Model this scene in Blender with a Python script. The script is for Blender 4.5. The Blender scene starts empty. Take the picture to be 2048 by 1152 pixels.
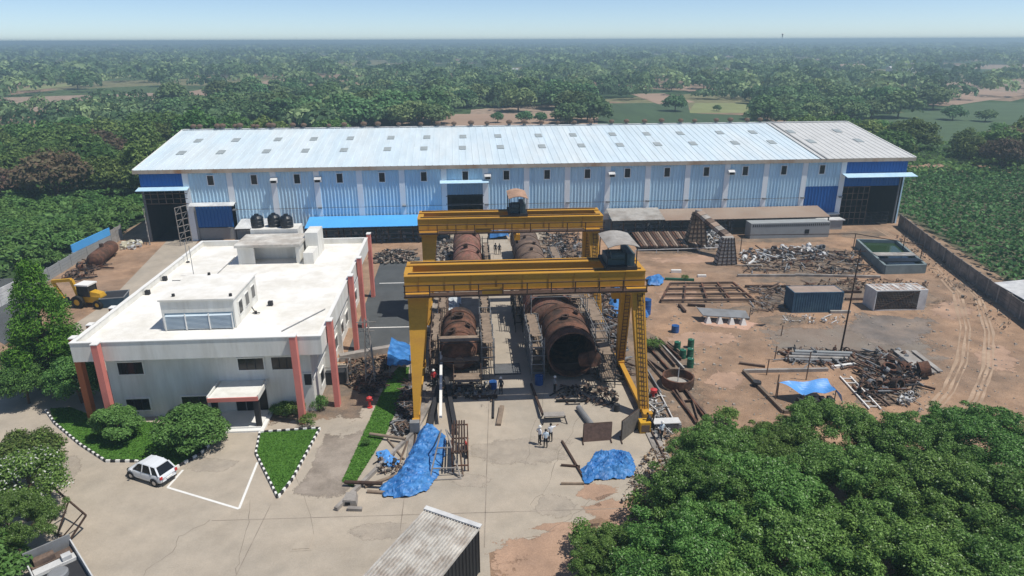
import bpy, math, random
import numpy as np
from mathutils import Vector, Matrix
random.seed(7); rng = np.random.default_rng(11)
SC = bpy.context.scene; COL = SC.collection; PI = math.pi
# ---------------------------------------------------------------- camera
CH = 31.0; FP = 1366.0; PIT = math.atan(496/1366.0); PSI = math.radians(3.9); RHO = math.radians(0.17)
cF = Vector((math.sin(PSI)*math.cos(PIT), math.cos(PSI)*math.cos(PIT), -math.sin(PIT)))
_r = Vector((math.cos(PSI), -math.sin(PSI), 0)); _u = _r.cross(cF)
cR = _r*math.cos(RHO)-_u*math.sin(RHO); cU = _u*math.cos(RHO)+_r*math.sin(RHO)
cam = bpy.data.objects.new('camera', bpy.data.cameras.new('camera')); COL.objects.link(cam)
cam.matrix_world = Matrix(((cR.x, cU.x, -cF.x, 0), (cR.y, cU.y, -cF.y, 0), (cR.z, cU.z, -cF.z, CH), (0, 0, 0, 1)))
cam.data.sensor_width = 36; cam.data.lens = 36*FP/2048; cam.data.clip_start = 0.5; cam.data.clip_end = 30000
SC.camera = cam
def ray(px, py): return cF*FP+cR*(px-1024)+cU*(576-py)
def G(px, py, z=0.0):
    d = ray(px, py); t = (z-CH)/d.z; return Vector((d.x*t, d.y*t, z))
def GY(px, py, Y):
    d = ray(px, py); t = Y/d.y; return Vector((d.x*t, Y, CH+d.z*t))
# ---------------------------------------------------------------- sky + sun
SUN_EL = math.radians(64); SUN_AZ = math.radians(108)   # azimuth clockwise from +Y
W = bpy.data.worlds.new("World"); SC.world = W; W.use_nodes = True
nt = W.node_tree; bg = nt.nodes['Background']; sky = nt.nodes.new('ShaderNodeTexSky')
sky.sky_type = 'NISHITA'; sky.sun_disc = False; sky.sun_elevation = SUN_EL; sky.sun_rotation = SUN_AZ
sky.altitude = 100; sky.air_density = 0.5; sky.dust_density = 0.25; sky.ozone_density = 4.0
tint = nt.nodes.new('ShaderNodeVectorMath'); tint.operation = 'MULTIPLY'; tint.inputs[1].default_value = (1.0, 0.955, 0.88); nt.links.new(sky.outputs[0], tint.inputs[0]); nt.links.new(tint.outputs[0], bg.inputs[0]); bg.inputs[1].default_value = 0.15
sl = bpy.data.lights.new('sun', 'SUN'); so = bpy.data.objects.new('sun', sl); COL.objects.link(so)
sl.energy = 4.2; sl.angle = math.radians(0.53); sl.color = (1.0, 0.955, 0.88)
sv = Vector((math.sin(SUN_AZ)*math.cos(SUN_EL), math.cos(SUN_AZ)*math.cos(SUN_EL), math.sin(SUN_EL)))
so.rotation_euler = sv.to_track_quat('Z', 'Y').to_euler()
SC.view_settings.view_transform = 'Standard'; SC.view_settings.look = 'None'; SC.view_settings.gamma = 1; SC.view_settings.exposure = 0.0
SC.cycles.max_bounces = 6; SC.cycles.diffuse_bounces = 3; SC.cycles.transparent_max_bounces = 6; SC.cycles.volume_bounces = 0
# ---------------------------------------------------------------- materials
MATS = {}
def mat(name, col, rough=0.85, var=0.25, scale=1.0, metal=0.0, col2=None, mixs=None, bump=0.0, spec=0.3, rand=0.0, stretch=None, thr=(0.42, 0.62), coords='Object', fine=0.0):
    if name in MATS: return MATS[name]
    m = bpy.data.materials.new(name); m.use_nodes = True; n = m.node_tree.nodes; L = m.node_tree.links
    b = n['Principled BSDF']; b.inputs['Roughness'].default_value = rough; b.inputs['Metallic'].default_value = metal
    b.inputs['Specular IOR Level'].default_value = spec
    tc = n.new('ShaderNodeTexCoord'); mp = n.new('ShaderNodeMapping'); L.new(tc.outputs[coords], mp.inputs[0])
    if stretch: mp.inputs['Scale'].default_value = stretch
    cur = None
    rgb = n.new('ShaderNodeRGB'); rgb.outputs[0].default_value = (*col, 1); cur = rgb.outputs[0]
    if col2:
        nz = n.new('ShaderNodeTexNoise'); nz.inputs['Scale'].default_value = mixs or scale; nz.inputs['Detail'].default_value = 8; nz.inputs['Roughness'].default_value = 0.65
        L.new(mp.outputs[0], nz.inputs[0]); cr = n.new('ShaderNodeMapRange'); cr.inputs[1].default_value = thr[0]; cr.inputs[2].default_value = thr[1]
        L.new(nz.outputs[0], cr.inputs[0]); mx = n.new('ShaderNodeMix'); mx.data_type = 'RGBA'
        L.new(cr.outputs[0], mx.inputs[0]); L.new(cur, mx.inputs[6]); mx.inputs[7].default_value = (*col2, 1); cur = mx.outputs[2]
    def vary(src, sc_, amt, det=6):
        nz = n.new('ShaderNodeTexNoise'); nz.inputs['Scale'].default_value = sc_; nz.inputs['Detail'].default_value = det; nz.inputs['Roughness'].default_value = 0.7
        L.new(mp.outputs[0], nz.inputs[0]); mr = n.new('ShaderNodeMapRange'); mr.inputs[1].default_value = 0.3; mr.inputs[2].default_value = 0.7
        mr.inputs[3].default_value = 1-amt; mr.inputs[4].default_value = 1+amt; L.new(nz.outputs[0], mr.inputs[0])
        vm = n.new('ShaderNodeVectorMath'); vm.operation = 'SCALE'; L.new(src, vm.inputs[0]); L.new(mr.outputs[0], vm.inputs[3]); return vm.outputs[0], nz
    nzz = None
    if var > 0: cur, nzz = vary(cur, scale, var)
    if fine > 0: cur, nzz = vary(cur, 9.0, fine, 3)
    if rand > 0:
        oi = n.new('ShaderNodeObjectInfo'); mr = n.new('ShaderNodeMapRange'); mr.inputs[3].default_value = 1-rand; mr.inputs[4].default_value = 1+rand
        L.new(oi.outputs['Random'], mr.inputs[0]); vm = n.new('ShaderNodeVectorMath'); vm.operation = 'SCALE'; L.new(cur, vm.inputs[0]); L.new(mr.outputs[0], vm.inputs[3]); cur = vm.outputs[0]
    L.new(cur, b.inputs['Base Color'])
    if bump > 0 and nzz:
        bp = n.new('ShaderNodeBump'); bp.inputs['Strength'].default_value = bump; bp.inputs['Distance'].default_value = 0.1
        L.new(nzz.outputs[0], bp.inputs['Height']); L.new(bp.outputs[0], b.inputs['Normal'])
    MATS[name] = m; return m
def leafmat(name, c1, c2, trans=0.25, rand=0.22):
    m = bpy.data.materials.new(name); m.use_nodes = True; n = m.node_tree.nodes; L = m.node_tree.links
    for x in list(n): n.remove(x)
    out = n.new('ShaderNodeOutputMaterial'); g = n.new('ShaderNodeNewGeometry'); oi = n.new('ShaderNodeObjectInfo')
    mx = n.new('ShaderNodeMix'); mx.data_type = 'RGBA'; mx.inputs[6].default_value = (*c1, 1); mx.inputs[7].default_value = (*c2, 1)
    L.new(g.outputs['Random Per Island'], mx.inputs[0])
    hs = n.new('ShaderNodeHueSaturation'); L.new(mx.outputs[2], hs.inputs['Color'])
    a = n.new('ShaderNodeMapRange'); a.inputs[3].default_value = 1-rand*1.3; a.inputs[4].default_value = 1+rand*1.3; L.new(oi.outputs['Random'], a.inputs[0]); L.new(a.outputs[0], hs.inputs['Value'])
    mu = n.new('ShaderNodeMath'); mu.operation = 'MULTIPLY'; mu.inputs[1].default_value = 7.31; L.new(oi.outputs['Random'], mu.inputs[0])
    fr = n.new('ShaderNodeMath'); fr.operation = 'FRACT'; L.new(mu.outputs[0], fr.inputs[0])
    b_ = n.new('ShaderNodeMapRange'); b_.inputs[3].default_value = 0.5-0.05*rand/0.22; b_.inputs[4].default_value = 0.5+0.02*rand/0.22; L.new(fr.outputs[0], b_.inputs[0]); L.new(b_.outputs[0], hs.inputs['Hue'])
    d = n.new('ShaderNodeBsdfPrincipled'); d.inputs['Roughness'].default_value = 0.55; d.inputs['Specular IOR Level'].default_value = 0.12
    t = n.new('ShaderNodeBsdfTranslucent'); s = n.new('ShaderNodeMixShader'); s.inputs[0].default_value = trans
    L.new(hs.outputs[0], d.inputs['Base Color']); L.new(hs.outputs[0], t.inputs['Color']); L.new(d.outputs[0], s.inputs[1]); L.new(t.outputs[0], s.inputs[2]); L.new(s.outputs[0], out.inputs[0])
    MATS[name] = m; return m
DIRT = mat('dirt', (0.40, 0.25, 0.155), 0.95, 0.34, 0.35, col2=(0.24, 0.17, 0.12), mixs=0.07, bump=0.5, fine=0.24, thr=(0.36, 0.66))
CONC = mat('yard_concrete', (0.45, 0.385, 0.305), 0.9, 0.13, 0.45, col2=(0.37, 0.325, 0.265), mixs=0.11, bump=0.15, fine=0.07, thr=(0.38, 0.64))
CONC2 = mat('worn_concrete', (0.34, 0.29, 0.24), 0.9, 0.22, 0.5, col2=(0.22, 0.185, 0.15), mixs=0.35, bump=0.2, fine=0.12)
CONCW = mat('old_grey_concrete', (0.36, 0.33, 0.30), 0.9, 0.25, 0.6, col2=(0.22, 0.2, 0.18), mixs=0.5, fine=0.1)
REDD = mat('red_soil', (0.42, 0.275, 0.19), 0.95, 0.2, 0.4, col2=(0.36, 0.24, 0.17), mixs=0.3, fine=0.15)
DARKD = mat('oily_soil', (0.17, 0.135, 0.105), 0.95, 0.3, 0.5, col2=(0.27, 0.19, 0.13), mixs=0.4, bump=0.4, fine=0.25)
ASPH = mat('asphalt', (0.085, 0.092, 0.095), 0.9, 0.18, 0.5, fine=0.1)
GRASS = mat('lawn_soil', (0.05, 0.11, 0.02), 0.95, 0.3, 0.5, col2=(0.07, 0.14, 0.03), fine=0.2)
WHITE = mat('white_paint', (0.8, 0.79, 0.75), 0.7, 0.06, 0.6)
CREAM = mat('cream_wall', (0.78, 0.77, 0.72), 0.8, 0.08, 1.2, col2=(0.68, 0.66, 0.60), mixs=.8, stretch=(1,1,.15))
ROOFW = mat('white_roof_deck', (0.86, 0.84, 0.79), 0.8, 0.06, 0.5, col2=(0.72, 0.69, 0.62), mixs=0.35, fine=0.04)
LBLUE = mat('light_blue_sheet', (0.56, 0.77, 0.90), 0.5, 0.12, 1.4, col2=(0.46, 0.69, 0.87), mixs=0.3, stretch=(1, 1, .1))
PALE = mat('translucent_strip', (0.88, 0.92, 0.94), 0.6, 0.12, 0.4, col2=(0.78, 0.84, 0.88), stretch=(1, 1, .25))
DBLUE = mat('dark_blue_sheet', (0.015, 0.13, 0.42), 0.5, 0.07, 0.3)
MBLUE = mat('bright_blue_sheet', (0.10, 0.42, 0.85), 0.5, 0.07, 0.3)
WROOF = mat('warehouse_roof_sheet', (0.62, 0.73, 0.79), 0.5, 0.09, 0.7, col2=(0.68, 0.75, 0.77), mixs=0.2, stretch=(1, .12, 1))
BROOF = mat('beige_roof_sheet', (0.62, 0.62, 0.60), 0.5, 0.08, 0.3)
SKYL = mat('roof_light_sheet', (0.36, 0.40, 0.40), 0.4, 0.15, 1.0)
FASC = mat('weathered_gutter', (0.50, 0.42, 0.33), 0.7, 0.2, 0.3, col2=(0.36, 0.2, 0.1), mixs=0.25, thr=(.5, .7), stretch=(1, 1, .1))
RUST = mat('rust', (0.17, 0.08, 0.05), 0.9, 0.5, 1.6, col2=(0.06, 0.04, 0.03), mixs=0.55, bump=0.6, fine=0.3)
RUSTP = mat('red_oxide', (0.27, 0.12, 0.09), 0.9, 0.4, 1.4, col2=(0.17, 0.11, 0.08), mixs=0.5, bump=.5, fine=0.25)
BROWN = mat('brown_steel', (0.19, 0.13, 0.095), 0.85, 0.35, 0.9, col2=(0.11, 0.08, 0.065), mixs=0.5, fine=0.2)
DRUST = mat('dark_rust', (0.065, 0.04, 0.03), 0.85, 0.35, 1.5, fine=0.15)
YEL = mat('crane_yellow', (0.57, 0.30, 0.035), 0.65, 0.2, 0.5, col2=(0.36, 0.18, 0.035), mixs=0.5, fine=0.08, thr=(.45,.72), stretch=(.5,1,1.6))
YEL2 = mat('machine_yellow', (0.62, 0.35, 0.03), 0.5, 0.12, 0.8)
DARK = mat('dark_steel', (0.035, 0.035, 0.038), 0.7, 0.2, 1.0)
BLACK = mat('black_opening', (0.008, 0.008, 0.009), 0.4, 0.0)
GLASS = mat('window_glass', (0.012, 0.014, 0.016), 0.2, 0.0, spec=0.5)
GREY = mat('grey_steel', (0.26, 0.27, 0.28), 0.6, 0.15, 0.8, col2=(0.18, 0.18, 0.18))
SHEET = mat('grey_sheet', (0.40, 0.38, 0.35), 0.75, 0.2, 0.6, col2=(0.28, 0.25, 0.22), mixs=0.4)
BSHEET = mat('brown_sheet', (0.36, 0.28, 0.22), 0.8, 0.15, 0.4, col2=(0.28, 0.2, 0.15), mixs=0.2)
WSHEET = mat('white_sheet', (0.68, 0.68, 0.66), 0.6, 0.12, 0.6, col2=(0.5, 0.5, 0.5), mixs=0.5)
BLOCK = mat('block_wall', (0.36, 0.38, 0.38), 0.9, 0.2, 0.7, col2=(0.27, 0.28, 0.28))
PRECAST = mat('precast_panel', (0.17, 0.155, 0.145), 0.9, 0.25, 0.5, col2=(0.27, 0.24, 0.21), mixs=0.5)
PINK = mat('pink_paint', (0.70, 0.23, 0.19), 0.7, 0.08, 1.0)
PINKSH = mat('pink_paint_shaded', (0.42, 0.13, 0.05), 0.7, 0.1, 1.0)  # fin paint with the shade of the unlit left side put into its colour
TARP = mat('blue_tarpaulin', (0.025, 0.15, 0.42), 0.5, 0.3, 1.6, col2=(0.07, 0.25, 0.56), mixs=1.1, bump=0.5, spec=0.5)
TARP2 = mat('pale_blue_tarpaulin', (0.10, 0.33, 0.74), 0.45, 0.15, 1.0, bump=0.3, spec=0.5)
TANKB = mat('black_plastic', (0.012, 0.018, 0.026), 0.35, 0.1, 1.0, spec=0.5)
CARW = mat('car_white', (0.72, 0.75, 0.78), 0.25, 0.02, 1.0, spec=0.6)
RUBB = mat('rubber', (0.02, 0.02, 0.02), 0.8, 0.1, 2.0)
CHROME = mat('silver_metal', (0.5, 0.5, 0.52), 0.3, 0.05, 1, metal=0.8)
CONTB = mat('container_blue', (0.035, 0.085, 0.15), 0.6, 0.2, 0.7, col2=(0.05, 0.11, 0.16))
STONE = mat('stone', (0.32, 0.28, 0.235), 0.9, 0.3, 1.5, rand=0.2)
WOOD = mat('timber', (0.25, 0.19, 0.14), 0.85, 0.3, 1.5, stretch=(1, 1, 1))
GREEN = mat('drum_green', (0.02, 0.12, 0.07), 0.5, 0.2, 1)
DRUMB = mat('drum_blue', (0.02, 0.09, 0.28), 0.5, 0.2, 1)
REDP = mat('red_paint', (0.55, 0.05, 0.05), 0.5, 0.1, 1)
BARK = mat('bark', (0.12, 0.085, 0.06), 0.9, 0.3, 3)
WATER = mat('green_water', (0.03, 0.06, 0.025), 0.1, 0.2, 0.7, spec=0.5)
CINT = mat('cage_mesh', (0.24, 0.19, 0.155), 0.8, 0.3, 2.0)
SKIN = mat('skin', (0.22, 0.12, 0.08), 0.6, 0.0)
SHIRTW = mat('white_shirt', (0.75, 0.76, 0.78), 0.8, 0.0)
SHIRTB = mat('pale_blue_shirt', (0.55, 0.66, 0.75), 0.8, 0.0)
SHIRTD = mat('dark_shirt', (0.05, 0.055, 0.07), 0.8, 0.0)
SHIRTG = mat('grey_shirt', (0.2, 0.22, 0.24), 0.8, 0.0)
TROU = mat('dark_trousers', (0.012, 0.012, 0.016), 0.8, 0.0)
HAIR = mat('black_hair', (0.008, 0.007, 0.006), 0.6, 0.0)
LEAFA = leafmat('leaf_fresh', (0.024, 0.08, 0.012), (0.22, 0.40, 0.105), 0.3, 0.12)
LEAFS = leafmat('leaf_highlight', (0.30, 0.44, 0.20), (0.42, 0.52, 0.30), 0.2, 0.05)  # pale leaves mixed in to paint sun highlights onto the crowns
LEAFB = leafmat('leaf_grove', (0.04, 0.10, 0.028), (0.18, 0.31, 0.09), 0.3)
LEAFC = leafmat('leaf_far', (0.045, 0.115, 0.04), (0.21, 0.34, 0.14))
LEAFG = leafmat('leaf_conifer', (0.04, 0.13, 0.015), (0.17, 0.34, 0.05), rand=0.05)
LEAFH = leafmat('leaf_hedge', (0.05, 0.13, 0.022), (0.18, 0.34, 0.10), rand=0.08)
LEAFD = leafmat('leaf_dry', (0.16, 0.11, 0.07), (0.12, 0.12, 0.06))
BLOOM = leafmat('blossom', (0.6, 0.62, 0.55), (0.75, 0.76, 0.7), rand=0.05)
CROP = leafmat('leaf_crop', (0.03, 0.10, 0.03), (0.15, 0.31, 0.10), rand=0.0)
LAWN = leafmat('leaf_lawn', (0.06, 0.17, 0.022), (0.15, 0.32, 0.055), rand=0.0)
LEAFW = leafmat('leaf_wood_mass', (0.06, 0.125, 0.05), (0.21, 0.33, 0.15), rand=0.0)
_n = LEAFW.node_tree.nodes; _l = LEAFW.node_tree.links; _a = _n.new('ShaderNodeAttribute'); _a.attribute_name = 'tint'; _h = [q for q in _n if q.bl_idname == 'ShaderNodeHueSaturation'][0]
_m = _n.new('ShaderNodeMapRange'); _m.inputs[3].default_value = .55; _m.inputs[4].default_value = 1.7; _l.new(_a.outputs['Fac'],_m.inputs[0]); _l.new(_m.outputs[0],_h.inputs['Value'])
_m = _n.new('ShaderNodeMapRange'); _m.inputs[3].default_value = .52; _m.inputs[4].default_value = .455; _l.new(_a.outputs['Fac'],_m.inputs[0]); _l.new(_m.outputs[0],_h.inputs['Hue'])
# ---------------------------------------------------------------- mesh builder
class MB:
    def __init__(s): s.v = []; s.f = []; s.m = []
    def add(s, vs, fs, mi=0):
        o = len(s.v); s.v += [tuple(v) for v in vs]; s.f += [tuple(i+o for i in f) for f in fs]; s.m += [mi]*len(fs); return s
    def box(s, x0, x1, y0, y1, z0, z1, mi=0):
        return s.add([(x0,y0,z0),(x1,y0,z0),(x1,y1,z0),(x0,y1,z0),(x0,y0,z1),(x1,y0,z1),(x1,y1,z1),(x0,y1,z1)],
                     [(0,3,2,1),(4,5,6,7),(0,1,5,4),(1,2,6,5),(2,3,7,6),(3,0,4,7)], mi)
    def hexa(s, b, t, mi=0):      # 4 bottom + 4 top points
        return s.add(list(b)+list(t), [(0,3,2,1),(4,5,6,7),(0,1,5,4),(1,2,6,5),(2,3,7,6),(3,0,4,7)], mi)
    def bar(s, p0, p1, w, h=None, mi=0, w1=None):
        p0 = Vector(p0); p1 = Vector(p1); h = h or w; d = (p1-p0).normalized()
        a = d.cross(Vector((0,0,1))); a = Vector((1,0,0)) if a.length < 1e-3 else a.normalized(); b = a.cross(d).normalized()
        k = (w1 or w)/w; A = a*w/2; B = b*h/2
        return s.hexa([p0-A-B, p0+A-B, p0+A+B, p0-A+B], [p1-A*k-B*k, p1+A*k-B*k, p1+A*k+B*k, p1-A*k+B*k], mi)
    def tube(s, p0, p1, r, n=8, mi=0, r1=None, cap=True):
        p0 = Vector(p0); p1 = Vector(p1); d = (p1-p0).normalized(); r1 = r if r1 is None else r1
        a = d.cross(Vector((0,0,1))); a = Vector((1,0,0)) if a.length < 1e-3 else a.normalized(); b = a.cross(d)
        vs = [p0+(a*math.cos(t)+b*math.sin(t))*r for t in [2*PI*i/n for i in range(n)]]+[p1+(a*math.cos(t)+b*math.sin(t))*r1 for t in [2*PI*i/n for i in range(n)]]
        fs = [(i, (i+1) % n, n+(i+1) % n, n+i) for i in range(n)]
        if cap: fs += [tuple(range(n-1, -1, -1)), tuple(range(n, 2*n))]
        return s.add(vs, fs, mi)
    def lathe(s, o, d, prof, n=24, mi=0):   # prof: list (dist along d, radius)
        o = Vector(o); d = Vector(d).normalized(); a = d.cross(Vector((0,0,1))); a = Vector((1,0,0)) if a.length < 1e-3 else a.normalized(); b = a.cross(d)
        vs = []; fs = []
        for (q, r) in prof:
            for i in range(n):
                t = 2*PI*i/n; vs.append(o+d*q+(a*math.cos(t)+b*math.sin(t))*max(r, 1e-3))
        for k in range(len(prof)-1):
            for i in range(n): fs.append((k*n+i, k*n+(i+1) % n, (k+1)*n+(i+1) % n, (k+1)*n+i))
        return s.add(vs, fs, mi)
    def prism(s, pts, z0, z1, mi=0):
        n = len(pts); vs = [(p[0], p[1], z0) for p in pts]+[(p[0], p[1], z1) for p in pts]
        return s.add(vs, [tuple(range(n-1, -1, -1)), tuple(range(n, 2*n))]+[(i, (i+1) % n, n+(i+1) % n, n+i) for i in range(n)], mi)
    def quad(s, a, b, c, d, mi=0): return s.add([a, b, c, d], [(0, 1, 2, 3)], mi)
    def build(s, name, mats, parent=None, world=False, smooth=False, loc=None, bevel=0):
        me = bpy.data.meshes.new(name); off = Vector((0, 0, 0))
        if world:
            p = parent
            while p is not None: off += p.location; p = p.parent
        if loc is not None and world: off += Vector(loc)
        me.from_pydata([tuple(Vector(v)-off) for v in s.v], [], s.f); me.validate(); me.update()
        mats = mats if isinstance(mats, (list, tuple)) else [mats]
        for m in mats: me.materials.append(m)
        if len(mats) > 1 and len(me.polygons) == len(s.m): me.polygons.foreach_set('material_index', s.m)
        if smooth: me.polygons.foreach_set('use_smooth', [True]*len(me.polygons))
        o = bpy.data.objects.new(name, me); COL.objects.link(o)
        if parent is not None: o.parent = parent
        if loc is not None: o.location = loc
        if bevel:
            md = o.modifiers.new('b', 'BEVEL'); md.width = bevel; md.segments = 2; md.limit_method = 'ANGLE'
        return o
def tag(o, label=None, cat=None, group=None, kind=None):
    if label: o['label'] = label
    if cat: o['category'] = cat
    if group: o['group'] = group
    if kind: o['kind'] = kind
    return o
def thing(name, label, cat, loc=(0,0,0), rz=0.0, group=None):
    o = bpy.data.objects.new(name, None); COL.objects.link(o); o.location = loc; o.rotation_euler = (0,0,rz); o.empty_display_size = .3
    return tag(o, label, cat, group)
def copy_tree(o, parent=None):
    c = o.copy(); COL.objects.link(c); c.parent = parent
    for ch in list(o.children): copy_tree(ch, c)
    return c
def sheet(name, pts, z, m, kind='structure'):   # thin flat ground layer
    b = MB(); b.add([(p[0], p[1], z) for p in pts], [tuple(range(len(pts)))]); o = b.build(name, m); return tag(o, kind=kind)
SOFT = {}
def softsheet(name, pts, z, m, shrink=0.5):   # ground patch whose edge breaks up into the ground round it
    if m.name not in SOFT:
        c = m.copy(); SOFT[m.name] = c; n = c.node_tree.nodes; L = c.node_tree.links; out = n['Material Output']; b_ = n['Principled BSDF']
        at = n.new('ShaderNodeAttribute'); at.attribute_name = 'fade'; tc = n.new('ShaderNodeTexCoord'); nz = n.new('ShaderNodeTexNoise'); nz.inputs['Scale'].default_value = .4; nz.inputs['Detail'].default_value = 14; nz.inputs['Roughness'].default_value = .78
        L.new(tc.outputs['Object'], nz.inputs[0]); ad = n.new('ShaderNodeMath'); ad.operation = 'MULTIPLY_ADD'; L.new(nz.outputs[0], ad.inputs[0]); ad.inputs[1].default_value = 2.6; L.new(at.outputs['Fac'], ad.inputs[2])
        mr = n.new('ShaderNodeMapRange'); mr.inputs[1].default_value = 1.74; mr.inputs[2].default_value = 1.80; L.new(ad.outputs[0], mr.inputs[0])
        tr = n.new('ShaderNodeBsdfTransparent'); mx = n.new('ShaderNodeMixShader'); L.new(mr.outputs[0], mx.inputs[0]); L.new(tr.outputs[0], mx.inputs[1]); L.new(b_.outputs[0], mx.inputs[2]); L.new(mx.outputs[0], out.inputs[0])
    c = SOFT[m.name]; cx = sum(p[0] for p in pts)/len(pts); cy = sum(p[1] for p in pts)/len(pts); n = len(pts); b = MB()
    vs = [(cx+(p[0]-cx)*1.1, cy+(p[1]-cy)*1.1, z) for p in pts]+[(cx+(p[0]-cx)*shrink, cy+(p[1]-cy)*shrink, z) for p in pts]
    b.add(vs, [(i,(i+1)%n,n+(i+1)%n,n+i) for i in range(n)]+[tuple(range(n,2*n))]); o = b.build(name, c)
    a = o.data.attributes.new('fade','FLOAT','POINT'); a.data.foreach_set('value',[0.0]*n+[1.0]*n); return tag(o, kind='structure')
def pxs(l, z=0.0): return [G(x, y, z) for x, y in l]
# ---------------------------------------------------------------- ground
def fieldmat():
    m = bpy.data.materials.new('countryside'); m.use_nodes = True; n = m.node_tree.nodes; L = m.node_tree.links; b = n['Principled BSDF']; b.inputs['Roughness'].default_value = 1; b.inputs['Specular IOR Level'].default_value = 0.1
    tc = n.new('ShaderNodeTexCoord'); v = n.new('ShaderNodeTexVoronoi'); v.inputs['Scale'].default_value = 0.011; mp = n.new('ShaderNodeMapping'); mp.inputs['Scale'].default_value = (1, .7, 1); mp.inputs['Rotation'].default_value = (0, 0, .3)
    L.new(tc.outputs['Object'], mp.inputs[0]); L.new(mp.outputs[0], v.inputs[0]); sp = n.new('ShaderNodeSeparateColor'); L.new(v.outputs['Color'], sp.inputs[0])
    cr = n.new('ShaderNodeValToRGB'); cr.color_ramp.interpolation = 'CONSTANT'; e = cr.color_ramp.elements
    cols = [(0, (0.05, 0.085, 0.035)), (.3, (0.27, 0.19, 0.13)), (.45, (0.08, 0.12, 0.05)), (.6, (0.2, 0.19, 0.10)), (.75, (0.33, 0.25, 0.19)), (.88, (0.06, 0.1, 0.04))]
    e[0].position = 0; e[0].color = (*cols[0][1], 1); e[1].position = cols[1][0]; e[1].color = (*cols[1][1], 1)
    for p, c in cols[2:]: q = e.new(p); q.color = (*c, 1)
    L.new(sp.outputs[0], cr.inputs[0]); nz = n.new('ShaderNodeTexNoise'); nz.inputs['Scale'].default_value = 0.25; nz.inputs['Detail'].default_value = 8; L.new(tc.outputs['Object'], nz.inputs[0])
    mr = n.new('ShaderNodeMapRange'); mr.inputs[1].default_value = .3; mr.inputs[2].default_value = .7; mr.inputs[3].default_value = .65; mr.inputs[4].default_value = 1.35; L.new(nz.outputs[0], mr.inputs[0])
    vm = n.new('ShaderNodeVectorMath'); vm.operation = 'SCALE'; L.new(cr.outputs[0], vm.inputs[0]); L.new(mr.outputs[0], vm.inputs[3]); L.new(vm.outputs[0], b.inputs['Base Color']); return m
g = MB(); g.add([(-9000,-300,-.02),(9000,-300,-.02),(9000,14000,-.02),(-9000,14000,-.02)], [(0,1,2,3)])
tag(g.build('ground', fieldmat()), kind='structure')
sheet('factory_ground', [(-62,10),(60,10),(66,60),(66.5,74),(79,116),(79,162),(-57,162),(-60,110),(-62,80)], 0.0, DIRT)
def shade(base): return base
yard = [(-90,5)]+[(p.x,p.y) for p in pxs([(-60,690)])]+[(-48,58),(-46,75),(-45.5,84),(-49.5,113),(-44.5,113),(-42,100),(-34,100),(-34,64),(-12.3,64),(-7.0,64),(-6.6,113),(13.5,113),(16.3,52),(15.6,46),(12.5,41.5),(9,38.6),(0.9,35.5),(0.9,5)]
sheet('yard', yard, 0.004, CONC)
softsheet('weathered_strip', [(-5.6,46.5),(-3.0,52.5),(-1.9,112),(-5.4,112)], 0.008, CONC2)
softsheet('vessel_bay', [(-3.2,55),(1.6,55),(2.4,112),(-3.0,112)], 0.012, CONC2)
softsheet('vessel_bay', [(6.6,57),(13.6,57),(13.8,112),(6.4,112)], 0.012, DARKD)
softsheet('scrap_ground', [(16.3,44.5),(21,46.5),(24,62),(19,72),(17.2,112),(13.9,112),(14.2,50)], 0.010, DARKD)
sheet('asphalt_road', [(-12.9,66.3),(-6.5,67.6),(-7.2,100),(-12.9,100)], 0.010, ASPH)
sheet('left_road', pxs([(-80,640),(-80,560),(40,556),(100,590),(70,640),(10,690)]), 0.010, ASPH)
for y in (73.0, 88.3): sheet('road_line', [(-12.0,y),(-6.7,y-.1),(-6.7,y+.1),(-12.0,y+.2)], 0.014, WHITE)
softsheet('planting_soil', pxs([(655,720),(790,700),(800,760),(740,850),(640,840),(585,850),(520,862),(500,840),(600,800)]), 0.010, DARKD)
softsheet('side_path', pxs([(575,1000),(650,860),(742,850),(700,1000),(640,1015)]), 0.014, CONC2)
softsheet('red_verge', pxs([(965,1080),(1060,1060),(1200,1050),(1310,960),(1400,900),(1500,1400),(965,1400)]), 0.016, REDD)
softsheet('grey_patch', pxs([(1500,655),(1700,640),(1860,655),(1900,720),(1800,760),(1650,720),(1520,700)]), 0.008, mat('grey_dirt', (0.27,0.21,0.165),.95,.3,.3,col2=(0.2,0.17,0.14),mixs=.15,fine=.15))
softsheet('scrap_soil', pxs([(1470,545),(1490,495),(1640,488),(1720,500),(1760,550),(1620,560)]), 0.010, DARKD)
softsheet('scrap_soil', pxs([(1690,770),(1720,722),(1800,715),(1870,745),(1850,800),(1740,825)]), 0.010, DARKD)
softsheet('scrap_soil', pxs([(1265,470),(1440,465),(1450,510),(1265,512)]), 0.010, DARKD)
softsheet('scrap_soil', pxs([(1490,625),(1500,565),(1730,560),(1850,575),(1740,600),(1600,630)]), 0.0115, DARKD)
softsheet('oil_patch', pxs([(1700,622),(1890,635),(1850,690),(1745,700),(1690,660)]), 0.012, mat('oil_dirt', (0.17,0.15,0.135),.95,.3,.3,col2=(0.27,0.21,0.165),mixs=.12,fine=.15))
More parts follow.
